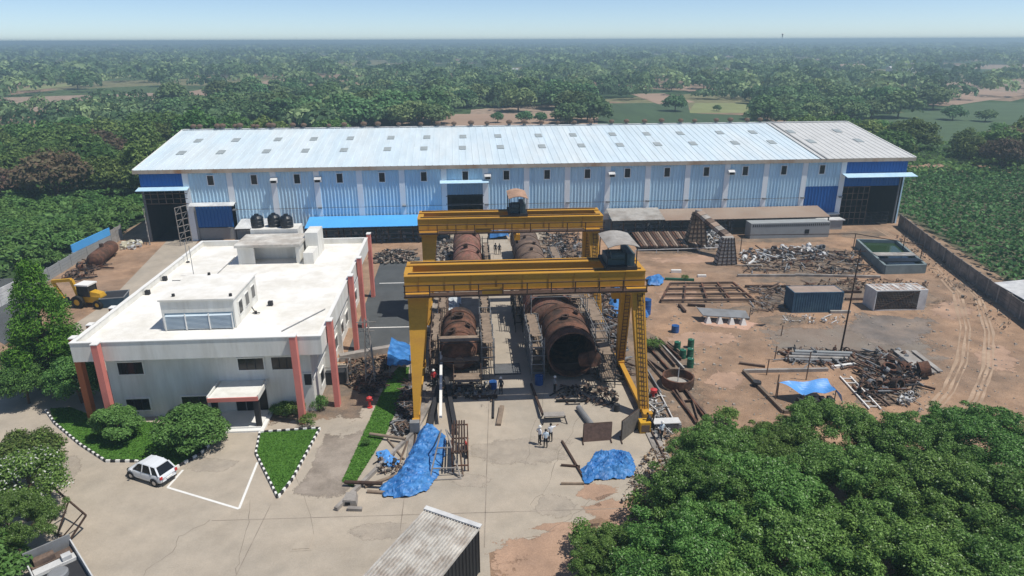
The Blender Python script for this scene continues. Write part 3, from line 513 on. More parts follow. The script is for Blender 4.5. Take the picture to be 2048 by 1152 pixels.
# ================================================================ gantry cranes
def hut_trolley(t,xa,xb,canvas):
    b = MB(); b.box(xa,xb,3.4,7.1,12.45,12.75); tr = b.build('trolley',DARK,t)
    b = MB(); b.box(xa+.2,xb-.9,4.0,6.4,12.75,13.4); b.tube((xa+.5,4.2,13.5),(xb-1,4.2,13.5),.38,12); b.tube((xa+.4,5.8,13.3),(xb-.5,5.8,13.3),.3,10); b.box(xb-.85,xb-.2,3.7,6.5,12.75,13.8); b.build('winch',mat('winch_grey',(.06,.09,.1),.6,.2,1),tr)
    b = MB()
    for x in (xa+.1,xb-.1):
        for y in (3.5,7.0): MB().bar((x,y,12.75),(x,y,14.55),.08).build('canopy_post',DARK,tr)
    b = MB(); n = 8
    for i in range(n):
        xx = xa+(xb-xa)*i/n; xe = xa+(xb-xa)*(i+1)/n; za = 14.55+.28*math.sin(PI*i/n); ze = 14.55+.28*math.sin(PI*(i+1)/n)
        b.hexa([(xx,3.0,za),(xe,3.0,ze),(xe,7.5,ze),(xx,7.5,za)],[(xx,3.0,za+.05),(xe,3.0,ze+.05),(xe,7.5,ze+.05),(xx,7.5,za+.05)])
    b.build('trolley_roof',canvas,tr)
def gantry(Y,label,xa,xb,canvas,zt=0.0,x0=-5.35,x1=15.2):
    t = thing('gantry_crane',label,'gantry crane',(0,Y,zt),0,'yellow gantry cranes over the vessel yard')
    for k,y in enumerate((3.3,6.3)):
        b = MB(); b.box(x0,x1,y,y+.95,11.05,12.35); g_ = b.build('girder',YEL,t)
        b = MB(); b.box(x0-.02,x1+.02,y-.08,y+1.03,12.35,12.42); b.box(x0-.02,x1+.02,y-.08,y+1.03,10.98,11.05); b.build('flange',YEL,g_)
        b = MB(); b.box(x0+.3,x1-.3,y+.42,y+.52,12.42,12.52); b.build('trolley_rail',DRUST,g_)
        if k == 0:
            b = MB()
            for i in range(9): x = x0+1.2+i*2.2; b.box(x-.02,x+.02,y-.05,y,11.06,12.34)
            b.build('stiffener',mat('crane_seam',(.36,.18,.03),.6,.1),g_)
    for x in (x0-.1,x1-.55): b = MB(); b.box(x,x+.65,4.26,6.29,11.1,12.3); b.build('end_tie',YEL,t)
    b = MB(); b.box(x0,x1,2.2,3.2,10.85,10.93); wk = b.build('walkway',DRUST,t)
    b = MB(); n = 10
    for i in range(n+1): x = x0+.1+(x1-x0-.2)*i/n; b.bar((x,2.22,10.9),(x,2.22,11.95),.09)
    for z in (11.4,11.95): b.bar((x0,2.18,z),(x1,2.18,z),.075)
    b.build('handrail',DRUST,wk)
    b = MB(); b.box(x0+6.5,x0+8.2,2.3,2.32,11.0,11.6); b.build('walkway_panel',YEL,wk)
    for side,(xb_,wt,xt) in enumerate(((-4.7,1.75,-4.3),(15.0,1.12,14.6))):
        b = MB(); b.box(xt-1.05,xt+1.05 if side==0 else xt+.7,2.8,7.7,10.55,10.97); b.build('leg_saddle',YEL,t)
        for (yb,yt) in (((.3,3.3),(9.8,7.1)) if side else ((.3,4.1),(9.8,6.5))):
            w0 = .42+.38*side; d0 = .5+.2*side; b = MB()
            b.hexa([(xb_-w0/2,yb-d0/2,.75),(xb_+w0/2,yb-d0/2,.75),(xb_+w0/2,yb+d0/2,.75),(xb_-w0/2,yb+d0/2,.75)],[(xt-wt/2,yt-.4,10.55),(xt+wt/2,yt-.4,10.55),(xt+wt/2,yt+.4,10.55),(xt-wt/2,yt+.4,10.55)])
            lg = b.build('leg',YEL,t)
            if side == 1 or yb > 5:      # ladder up the leg
                b = MB(); A = Vector((xb_,yb-d0/2-.12,1)); B = Vector((xt+.1,yt-.55,10.5)); off = Vector((.22,0,0))
                b.bar(A-off,B-off,.05); b.bar(A+off,B+off,.05)
                for k in range(24): q = A.lerp(B,(k+.5)/24); b.bar(q-off,q+off,.05)
                b.build('ladder',DRUST,lg)
            if side == 1 and yb < 5:
                b = MB(); A = Vector((xb_,yb-d0/2-.5,1.5)); B = Vector((xt+.1,yt-.9,10.3))
                for k in range(9):
                    q = A.lerp(B,(k+.5)/9); 
                    for (u,v) in (((-.3,.38),(-.3,0)),((-.3,0),(.3,0)),((.3,0),(.3,.38))): b.bar(q+Vector((u[0],u[1],0)),q+Vector((v[0],v[1],0)),.045)
                b.bar(A+Vector((-.3,0,0)),B+Vector((-.3,0,0)),.04); b.bar(A+Vector((.3,0,0)),B+Vector((.3,0,0)),.04); b.build('ladder_cage',YEL,lg) if 0 else None
        b = MB(); b.box(xb_-.22,xb_+.22,-1.0,11.1,.45,.78); si = b.build('sill_beam',YEL if side==0 else YEL,t)
        for y in (-.6,.6,9.4,10.7):
            b = MB(); b.box(xb_-.3,xb_+.3,y-.35,y+.35,.35,.95); bg_ = b.build('bogie',YEL,t); MB().tube((xb_-.12,y,.42),(xb_+.12,y,.42),.2,14).build('wheel',DARK,bg_)
        b = MB(); b.box(xb_-.45,xb_+.35,-1.5,-.95,.3,1.2); b.build('drive_box',YEL if side else GREY,t)
    b = MB(); b.bar((x1-.3,3.4,10.9),(x1-.3,2.1,9.9),.05); b.build('cable_bracket',DARK,t)
    hut_trolley(t,xa,xb,canvas)
    b = MB(); hx = (xa+xb)/2; b.box(hx-.35,hx+.35,5.0,5.6,9.2,9.9); hk = b.build('hook_block',YEL,t)
    b = MB(); b.tube((hx-.2,5.3,9.9),(hx-.2,5.3,12.5),.03,5); b.tube((hx+.2,5.3,9.9),(hx+.2,5.3,12.5),.03,5); b.build('rope',DARK,hk); MB().lathe((hx,5.3,8.7),(0,0,1),[(0,.05),(.1,.16),(.3,.14),(.5,.06)],8).build('hook',DARK,hk)
    return t
gantry(51.3,'nearer yellow double girder gantry crane with a grey roofed trolley at its right end',11.8,14.5,SHEET)
gantry(72.4,'farther yellow gantry crane with a rusty roofed trolley near its middle',4.8,7.0,mat('rusty_sheet',(.40,.25,.17),.85,.3,1.2),-.4,-5.5,15.7)
# ================================================================ vegetation
def leafmesh(name, lobes, n, size, mats, mfrac=None, seed=0, inner=0.25, up=0.35, aspect=0.55):
    """lobes: array (k,6) centre xyz radii xyz; leaves lie on the lobe shells, facing outward and up"""
    r = np.random.default_rng(seed); lob = np.array(lobes, float); area = (lob[:,3]*lob[:,4]+lob[:,3]*lob[:,5]); pr = area/area.sum()
    k = r.choice(len(lob), n, p=pr); d = r.normal(size=(n,3)); d /= np.linalg.norm(d,axis=1)[:,None]; flip = (d[:,2] < -0.2) & (r.random(n) < .7); d[flip,2] *= -1
    rad = 1-inner*r.random(n)**1.5; rad += .08*r.normal(size=n); c = lob[k,:3]+d*lob[k,3:6]*rad[:,None]
    nn = d*0.8+r.normal(size=(n,3))*.45; nn[:,2] += up; nn /= np.linalg.norm(nn,axis=1)[:,None]
    a = np.cross(nn, r.normal(size=(n,3))); a /= np.linalg.norm(a,axis=1)[:,None]; b = np.cross(nn,a)
    s = size*r.uniform(.6,1.35,n)[:,None]; a = a*s; b = b*s*aspect
    v = np.empty((n,4,3)); v[:,0] = c-a*.5; v[:,1] = c+b*.5; v[:,2] = c+a*.5; v[:,3] = c-b*.5
    me = bpy.data.meshes.new(name); me.vertices.add(4*n); me.vertices.foreach_set('co', v.ravel()); me.loops.add(4*n); me.loops.foreach_set('vertex_index', np.arange(4*n, dtype=np.int32))
    me.polygons.add(n); me.polygons.foreach_set('loop_start', np.arange(0,4*n,4,dtype=np.int32))
    if mfrac: me.polygons.foreach_set('material_index', (r.random(n) < mfrac).astype(np.int32))
    for m in (mats if isinstance(mats,(list,tuple)) else [mats]): me.materials.append(m)
    me.update(); me.validate(); return me
def crownlobes(R, H, z0, k, lr, seed, flat=0.8, top=1.0):
    r = np.random.default_rng(seed); L = []
    for i in range(k):
        d = r.normal(size=3); d /= np.linalg.norm(d); d[2] = abs(d[2])*1.2-.35; q = r.uniform(.45,.95)**.7
        rr = lr*r.uniform(.65,1.3); L.append((d[0]*R*q*r.uniform(.8,1.1), d[1]*R*q*r.uniform(.8,1.1), z0+H*.42+d[2]*H*.5*q*top, rr, rr, rr*flat))
    return L
def trunkmesh(name, h, r0, R, seed, nb=6, z0=None):
    rr = random.Random(seed); b = MB(); p = Vector((0,0,-.1)); q = Vector((rr.uniform(-.2,.2),rr.uniform(-.2,.2),h*.45)); b.tube(p,q,r0,8,r1=r0*.7,cap=False)
    e = q+Vector((rr.uniform(-.3,.3),rr.uniform(-.3,.3),h*.3)); b.tube(q,e,r0*.7,7,r1=r0*.35)
    for i in range(nb):
        a = 2*PI*i/nb+rr.random(); s = p.lerp(q,rr.uniform(.6,1)); t_ = Vector((math.cos(a)*R*.65,math.sin(a)*R*.65,h*rr.uniform(.55,.85))); m_ = s.lerp(t_,.5)+Vector((0,0,.2)); b.tube(s,m_,r0*.42,6,r1=r0*.3,cap=False); b.tube(m_,t_,r0*.3,6,r1=r0*.1)
    me_o = b.build(name,BARK); me = me_o.data; bpy.data.objects.remove(me_o); return me
def tree(name,label,cat,loc,crown,trunk,group=None,rz=0,sc=1.0,scz=None):
    t = thing(name,label,cat,loc,rz,group); t.scale = (sc,sc,scz or sc)
    for nm,me in (('crown',crown),('trunk',trunk)):
        o = bpy.data.objects.new(nm,me); COL.objects.link(o); o.parent = t
    return t
# --- big near trees at the lower right
bigc = [leafmesh('crown', crownlobes(4.5,6.2,2.0,40,1.0,s)+crownlobes(5.4,7.2,1.9,110,.42,s+100), 80000, .15, [LEAFA,LEAFS], .04, seed=s, inner=.4) for s in (1,2,3)]
bigt = [trunkmesh('trunk', 6.0,.28,4.2,s) for s in (1,2)]
nearT = [  # crown-top px, top height, scale, description
 ((1445,862),6.4,.85,'leafy tree at the upper left corner of the thicket, beside the rusty beams'),
 ((1552,868),6.0,.80,'leafy tree on the upper edge of the thicket, left of the blue canopy enclosure'),
 ((1680,825),6.6,.95,'leafy tree right in front of the pale blue canopy in the dirt yard'),
 ((1840,850),6.6,.95,'leafy tree on the upper edge of the thicket below the scrap heap'),
 ((1990,835),6.8,1.0,'leafy tree at the right edge, where the wheel ruts run into the thicket'),
 ((1430,945),7.0,.95,'tall leafy tree at the left flank of the thicket, right of the crumpled tarpaulin'),
 ((1530,950),7.5,1.05,'broad leafy tree in the middle of the left half of the thicket'),
 ((1720,930),7.3,1.05,'broad leafy tree in the centre of the thicket'),
 ((1900,950),7.5,1.1,'dark leafy tree in the right half of the thicket, second from the frame edge'),
 ((2060,980),7.5,1.1,'dark leafy tree cut by the right frame edge halfway down the thicket'),
 ((1250,1090),4.2,.72,'low leafy tree at the lower left tip of the thicket over red soil'),
 ((1400,1060),7.0,1.0,'leafy tree near the bottom edge in the left of the thicket'),
 ((1600,1080),7.6,1.1,'leafy tree at the bottom edge, middle of the thicket'),
 ((1810,1080),7.8,1.1,'leafy tree at the bottom edge, right of the middle of the thicket'),
 ((2010,1110),7.8,1.1,'leafy tree in the bottom right corner of the picture'),
 ((1450,1200),7.6,1.05,'leafy tree cut by the bottom edge, left part of the thicket'),
 ((1720,1230),7.9,1.1,'leafy tree cut by the bottom edge, right part of the thicket')]
for i,((px,py),hz,sc,lb) in enumerate(nearT):
    p = G(px,py,hz*.92); tree('leafy_tree',lb,'tree',(p.x,p.y,0),bigc[i%3],bigt[i%2],'leafy trees of the thicket at the lower right',random.uniform(0,6.28),sc,hz/8.2)
bushc = [leafmesh('crown', crownlobes(1.0,1.5,.1,16,.5,s), 1500, .16, LEAFA, seed=s, inner=.5) for s in (21,22)]; busht = trunkmesh('stem',.9,.05,.7,5)
for k,(px,py,s_,lb) in enumerate(((1330,1000,1.3,'shrub at the left foot of the thicket beside the end of the concrete'),(1300,1050,1.5,'lower shrub at the left foot of the thicket, above the red soil'),(1170,1100,1.2,'small shrub with pale leaves at the edge of the red soil, bottom centre'),(1230,1120,1.5,'shrub beside the red soil at the bottom, next to the low tree'),(1450,850,1.1,'shrub at the very top left of the thicket, at the foot of the dirt slope'),(1305,700,.9,'green weeds between the rusty beams right of the front crane'),(640,818,.8,'small green shrub in the planting bed right of the office corner'),(1370,560,.5,'tiny weeds beside the blue sheet in the back of the dirt yard'))):
    tree('shrub',lb,'shrub',G(px,py),bushc[k%2],busht,None,k,s_)
# --- the bright conifer-like tree and the trees round the office
def conelobes(R,H,z0,k,lr,seed):
    r = np.random.default_rng(seed); L = []
    for i in range(k):
        t = r.random()**.8; a = r.uniform(0,6.28); rr = R*(1-t)**.75*r.uniform(.75,1.05)+.15; q = lr*(1.15-t*.6)*r.uniform(.8,1.2); L.append((math.cos(a)*rr*.8,math.sin(a)*rr*.8,z0+H*t,q,q,q*1.25))
    return L
cm = leafmesh('crown', conelobes(3.0,8.8,1.2,110,.85,5), 26000, .24, LEAFG, seed=5, inner=.5, up=.1, aspect=.35)
p = G(115,745); tree('mast_tree','tall bright green pointed tree beside the left front corner of the office','tree',(-39.0,60.4,0),cm,trunkmesh('trunk',8,.22,1.6,9),None,0,1.28,1.24)
wide = leafmesh('crown', crownlobes(3.4,5.6,1.0,60,1.0,8), 22000, .26, [LEAFB,LEAFA], .4, seed=8, inner=.5); wt = trunkmesh('trunk',5,.2,3,8)
tree('leafy_tree','dark green spreading tree at the left of the office, behind the pointed tree','tree',(-40.5,62.0,0),wide,wt,None,1,1.0,.9)
tree('leafy_tree','dark green low tree below the pointed tree, against the left fins of the office','tree',(-35.4,57.6,0),wide,wt,None,2.3,.72,.75)
tree('leafy_tree','green tree at the left edge beside the pointed tree, over the grey road','tree',(-40.2,57.8,0),wide,wt,None,4.3,.62,.68)
hd = [leafmesh('crown', crownlobes(2.1,3.6,.2,46,.62,s), 15000, .20, LEAFH, seed=s, inner=.45, up=.5) for s in (31,32)]; ht = trunkmesh('trunk',2.6,.12,1.6,31)
tree('garden_tree','round bright green garden tree left of the office porch, above the white car','tree',(-22.6,49.3,0),hd[0],ht,None,0,1.22,1.0)
tree('garden_tree','smaller pale green garden tree at the left front corner of the office','tree',(-29.3,51.2,0),hd[1],ht,None,1,.95,.85)
for k,(x,y,s_,lb) in enumerate(((-16.4,54.0,.8,'dark low bush against the office front between porch and pink fin'),(-15.3,53.8,.9,'dark bush at the foot of the right pink fin of the office front'),(-17.2,54.1,.6,'small dark bush at the office front just right of the porch'),(-14.0,52.2,.7,'bush at the corner of the triangular lawn near the pink fin'),(-8.6,48.6,.4,'small dry plant beside the grass strip on the worn path'),(-25.8,54.0,.6,'low bush under the front windows left of the porch'))):
    tree('bush',lb,'bush',(x,y,0),bushc[k%2],busht,None,k,s_)
flw = leafmesh('crown', crownlobes(3.3,5.2,1.2,55,.85,12), 17000, .2, [LEAFA,BLOOM], .08, seed=12, inner=.5)
tree('flowering_tree','tree with white blossom at the left edge above the parked truck','tree',(-30.6,41.0,0),flw,wt,None,1,.95,.85)
tree('leafy_tree','green tree at the left edge above the white blossoms','tree',(-32.8,45.0,0),wide,wt,None,0,.8,.7)
tree('leafy_tree','bright green tree in the bottom left corner beside the truck','tree',(-30.4,33.6,0),hd[0],ht,None,0,1.6,1.3)
tree('leafy_tree','leafy tree at the left edge just above the bottom left corner','tree',(-28.6,37.0,0),bigc[2],bigt[0],None,2,.55,.6)
# --- lawns, kerbs, crops
def blades(poly, n, size, m, name, z=0.02, up=1.4, clump=None, seed=0, mats2=None):
    r = np.random.default_rng(seed); P_ = np.array([(p[0],p[1]) for p in poly]); lo = P_.min(0); hi = P_.max(0); pts = []
    while len(pts) < n:
        q = lo+(hi-lo)*r.random((n*2,2)); ins = np.zeros(len(q),bool); j = len(P_)-1
        for i in range(len(P_)):
            c = ((P_[i,1] > q[:,1]) != (P_[j,1] > q[:,1])) & (q[:,0] < (P_[j,0]-P_[i,0])*(q[:,1]-P_[i,1])/(P_[j,1]-P_[i,1]+1e-9)+P_[i,0]); ins ^= c; j = i
        pts += list(q[ins])
    return np.array(pts[:n])
def leafpatch(name,label,c,size,m,hz,seed=0,up=1.0,aspect=.5,kind='stuff'):
    n = len(c); L = np.zeros((n,6)); L[:,:2] = c[:,:2]; r = np.random.default_rng(seed)
    v = np.empty((n,4,3)); d = r.normal(size=(n,3)); d[:,2] = abs(d[:,2])+up; d /= np.linalg.norm(d,axis=1)[:,None]; a = np.cross(d,r.normal(size=(n,3))); a /= np.linalg.norm(a,axis=1)[:,None]; b = np.cross(d,a); s = size*r.uniform(.6,1.4,n)[:,None]
    cc = np.column_stack([c[:,0],c[:,1],(c[:,2] if c.shape[1] > 2 else 0)+hz*r.uniform(.4,1,n)]); a = a*s*.5; b = b*s*.5*aspect; v[:,0] = cc-a; v[:,1] = cc+b; v[:,2] = cc+a; v[:,3] = cc-b
    me = bpy.data.meshes.new(name); me.vertices.add(4*n); me.vertices.foreach_set('co',v.ravel()); me.loops.add(4*n); me.loops.foreach_set('vertex_index',np.arange(4*n,dtype=np.int32)); me.polygons.add(n); me.polygons.foreach_set('loop_start',np.arange(0,4*n,4,dtype=np.int32)); me.materials.append(m); me.update(); me.validate()
    o = bpy.data.objects.new(name,me); COL.objects.link(o); return tag(o,label,'grass' if 'grass' in name or 'lawn' in name else 'crop',None,kind)
lawnA = pxs([(520,866),(640,858),(585,960),(556,997),(512,908)]); lawnB = pxs([(100,818),(140,815),(200,838),(300,845),(420,862),(425,880),(400,905),(350,935),(270,922),(212,922),(160,888),(110,845)]); lawnC = pxs([(797,735),(818,735),(815,770),(772,868),(705,975),(684,963),(735,850),(775,760)])
for i,(pl,lb,n) in enumerate(((lawnA,'triangular green lawn with a black and white kerb in front of the office',26000),(lawnB,'green lawn under the round garden trees left of the office porch',26000),(lawnC,'long narrow green grass strip left of the front gantry crane',14000))):
    sheet('lawn_bed',pl,0.03,GRASS); c = blades(pl,n,0,0,'',seed=i); leafpatch('lawn_grass',lb,c,.16,LAWN,.07,i,1.2)
def kerb(pts,label,step=.34,w=.17,h=.2,closed=False,colours=(0,1)):
    p = [Vector((q[0],q[1],0)) for q in pts]; p += [p[0]] if closed else []; b = MB(); k = 0
    for i in range(len(p)-1):
        L = (p[i+1]-p[i]).length; n = max(1,int(L/step)); 
        for j in range(n):
            a = p[i].lerp(p[i+1],(j+.06)/n); e = p[i].lerp(p[i+1],(j+.94)/n); b.hexa(*[[Vector((q.x,q.y,z)) for q in (a+o_,e+o_,e-o_,a-o_)] for z,o_ in ((.0,Vector((-(e-a).y,(e-a).x,0)).normalized()*w/2),(h,Vector((-(e-a).y,(e-a).x,0)).normalized()*w*.4))],mi=colours[k%2]); k += 1
    return tag(b.build('painted_kerb',[WHITE,DARK]),label,'kerb')
kerb(lawnA,'black and white painted stone kerb round the triangular lawn',closed=True)
kerb(pxs([(92,822),(110,848),(160,890),(212,924),(270,924),(350,938),(402,908),(428,882)]),'black and white painted stone kerb along the lawn behind the white car')
b = MB(); q = pxs([(866,800),(835,860),(672,1022)]); 
for i in range(2): b.bar(q[i]+Vector((0,0,.15)),q[i+1]+Vector((0,0,.15)),.28,.3)
tag(b.build('low_wall',CONCW),'long low concrete edging wall running down past the blue tarpaulin left of the crane','low wall')
# crops to the right: leafy plants in rows
fq = [(80.5,115),(67,62),(150,62),(190,110),(170,150),(105,165),(80,163)]
sheet('field_soil',[(81,117),(68.5,62),(190,62),(200,130),(170,152),(105,167),(80.5,165)],0.004,mat('field_earth',(0.075,0.085,0.04),.95,.2,.4,col2=(.14,.12,.08),mixs=.1))
c = blades(fq,90000,0,0,'',seed=5); row = c[:,0]*.96+c[:,1]*.28; keep = np.abs((row/2.5)%1-.5) < .27; c = c[keep]; r_ = np.random.default_rng(3); z = np.clip(.38-np.abs((( c[:,0]*.96+c[:,1]*.28)/2.5)%1-.5),0,1)*2.6
leafpatch('crop_rows','dark green crop growing in rows beyond the right boundary wall',np.column_stack([c,z]),.62,CROP,.35,5,.6,.8)
# back fields seen between the groves
fz = 0.0
def gp(l): return [(p.x,p.y) for p in pxs(l)]
for nm,l,m in (('bare_field',[(800,262),(800,228),(1250,228),(1280,262)],mat('ploughed',(0.36,0.25,0.18),.95,.15,.05,stretch=(.2,1,1))),('yellow_field',[(1375,226),(1390,206),(1490,206),(1505,226)],mat('dry_grass',(0.24,0.26,0.11),.95,.15,.05)),('field_soil',[(1195,250),(1200,207),(1375,205),(1380,226),(1520,232),(1560,250)],mat('green_rows',(0.06,0.10,0.045),.95,.2,.2,stretch=(1,.1,1))),('grass_field',[(1700,240),(1960,205),(2100,205),(2200,300),(1900,290)],mat('rough_grass',(0.075,0.12,0.055),.95,.2,.1)),('bare_field',[(1900,212),(1500,192),(1520,180),(2048,190)],MATS['ploughed']),('bare_track',[(1810,340),(2048,350),(2300,420),(2300,395),(2048,335),(1850,325)],REDD)):
    fz += .004; sheet(nm,gp(l),fz,m)
# --- groves: individual trees, then the far wood as one mass
grv = [leafmesh('crown', crownlobes(4.3,6.4,1.6,34,1.6,50+s), 3400, .66, (LEAFB if s < 5 else LEAFD), seed=50+s, inner=.45) for s in range(6)]
grs = [leafmesh('crown', crownlobes(4.3,5.6,1.0,26,1.7,70+s), 2000, .82, LEAFC, seed=70+s, inner=.4, aspect=.85) for s in range(4)]
gt = [trunkmesh('trunk',4.6,.24,3.2,60+s,nb=4) for s in range(2)]
spots = []
def inpoly(x,y,P_):
    ins = False; j = len(P_)-1
    for i in range(len(P_)):
        if (P_[i][1] > y) != (P_[j][1] > y) and x < (P_[j][0]-P_[i][0])*(y-P_[i][1])/(P_[j][1]-P_[i][1])+P_[i][0]: ins = not ins
        j = i
    return ins
def scatter(poly,n,mind,sc,lab,grp):
    xs = [p[0] for p in poly]; ys = [p[1] for p in poly]; out = []; tries = 0
    while len(out) < n and tries < n*60:
        tries += 1; x = random.uniform(min(xs),max(xs)); y = random.uniform(min(ys),max(ys))
        if inpoly(x,y,poly) and all((x-a[0])**2+(y-a[1])**2 > mind**2 for a in spots): spots.append((x,y)); out.append((x,y))
    for (x,y) in out: allT.append((x,y,random.uniform(*sc),lab,grp))
allT = []
def P2(l): return [(p.x,p.y) for p in pxs(l)]
scatter([(-66,80),(-72,104),(-150,104),(-150,90),(-90,75)],12,5.5,(.7,1.0),'green tree just outside the left boundary fence','trees just outside the left boundary fence')
scatter([(-58,140),(-56,168),(-170,190),(-160,146)],46,5.8,(1.0,1.5),'green tree in the dense wood beyond the left boundary wall','trees of the wood left of the factory')
scatter([(-56,165),(-40,185),(-40,215),(-180,230),(-190,180)],34,7.0,(1.2,1.7),'green tree in the wood behind the left end of the warehouse','trees of the wood behind the left end of the warehouse')
scatter([(86,168),(112,160),(150,156),(215,140),(230,165),(150,195),(86,200)],34,6.6,(1.0,1.5),'green tree in the wood behind the right end of the warehouse','trees behind the right end of the warehouse')
scatter(P2([(560,254),(560,238),(872,238),(872,254)]),26,7.5,(1.35,1.9),'broad green tree right behind the roof ridge, left of the ploughed field','trees right behind the ridge left of the ploughed field')
scatter(P2([(330,252),(330,228),(560,228),(560,252)]),20,8,(1.2,1.7),'green tree close behind the left end of the ridge','trees close behind the left end of the ridge')
scatter(P2([(1120,250),(1120,222),(1195,222),(1195,250)]),7,8,(1.2,1.7),'green tree between the ploughed field and the crop rows behind the roof','trees between the ploughed field and the crop rows')
scatter(P2([(1520,252),(1520,228),(1720,228),(1720,252)]),16,8,(1.1,1.5),'green tree close behind the beige end of the roof','trees close behind the beige end of the roof')
scatter(P2([(330,225),(330,190),(870,190),(870,240),(740,246),(560,246)]),40,6.5,(1.2,1.8),'green tree in the grove just behind the left half of the warehouse roof','trees in the grove behind the left half of the roof')
scatter(P2([(870,222),(870,195),(1190,200),(1190,226)]),22,7,(1.3,1.9),'green tree in the grove beyond the ploughed field behind the roof','trees beyond the ploughed field behind the roof')
scatter(P2([(1500,225),(1500,200),(1900,200),(1900,232),(1680,246)]),26,7.5,(1.2,1.7),'green tree in the grove behind the right end of the roof','trees in the grove behind the right end of the roof')
for (px,py,s_,lb) in ((995,245,.6,'small round tree in the ploughed field behind the roof ridge, left one'),(1050,246,.75,'round tree in the ploughed field behind the roof ridge, middle one'),(1082,246,.7,'round tree in the ploughed field behind the roof ridge, right of the middle one'),(1130,246,1.0,'broad tree at the right end of the ploughed field behind the roof'),(1175,244,1.1,'bright broad tree beside the crop rows behind the roof'),(1350,222,1.2,'lone round tree between the crop rows and the yellow field'),(1433,222,.45,'slim little tree in front of the yellow field'),(1905,240,.9,'slim leaning tree in the grass field at the far right'),(1970,243,.9,'bushy tree in the grass field at the far right edge'),(2000,345,1.05,'dry brownish tree at the right edge beyond the crop field'),(1935,330,1.0,'green tree with a visible trunk beside the crop field'),(1800,318,.8,'dark bush right behind the right corner of the roof'),(565,225,.9,'dry brownish tree in the groves behind the left of the roof')):
    p = G(px,py); allT.append((p.x,p.y,s_,lb,None)); spots.append((p.x,p.y))
scatter(P2([(0,235),(0,170),(2048,165),(2048,200),(1500,196),(1200,200),(850,188),(330,188)]),300-len(allT)-2,11,(1.2,1.8),'green tree in the middle distance beyond the near groves','trees in the middle distance')
dry = 0
for i,(x,y,s_,lb,gr) in enumerate(allT):
    far = y > 230; m_ = (grs[i%4] if far else grv[(i*7)%5]); 
    if 'dry' in lb: m_ = grv[5]
    elif gr and i % 19 == 3 and not far: m_ = grv[5]; lb = lb.replace('green tree','dry brownish tree'); gr = gr.replace('trees','dry trees',1)
    tree('tree',lb,'tree',(x,y,0),m_,gt[i%2],gr,random.uniform(0,6.28),s_,s_*random.uniform(.75,1.1))
hb2 = [leafmesh('crown', crownlobes(2.1,3.0,.0,26,.75,s), 3000, .42, LEAFH, seed=s, inner=.4) for s in (41,42)]; n_ = 0; sp2 = []
while n_ < 105:
    x = random.uniform(-150,-61); y = random.uniform(100,141)
    if all((x-a[0])**2+(y-a[1])**2 > 11 for a in sp2): sp2.append((x,y)); n_ += 1; q_ = random.uniform(.9,1.45); tree('bush','bright green bush of the orchard left of the warehouse','bush',(x,y,0),hb2[n_%2],busht,'bushes of the orchard left of the warehouse',random.uniform(0,6),q_,q_*.9)
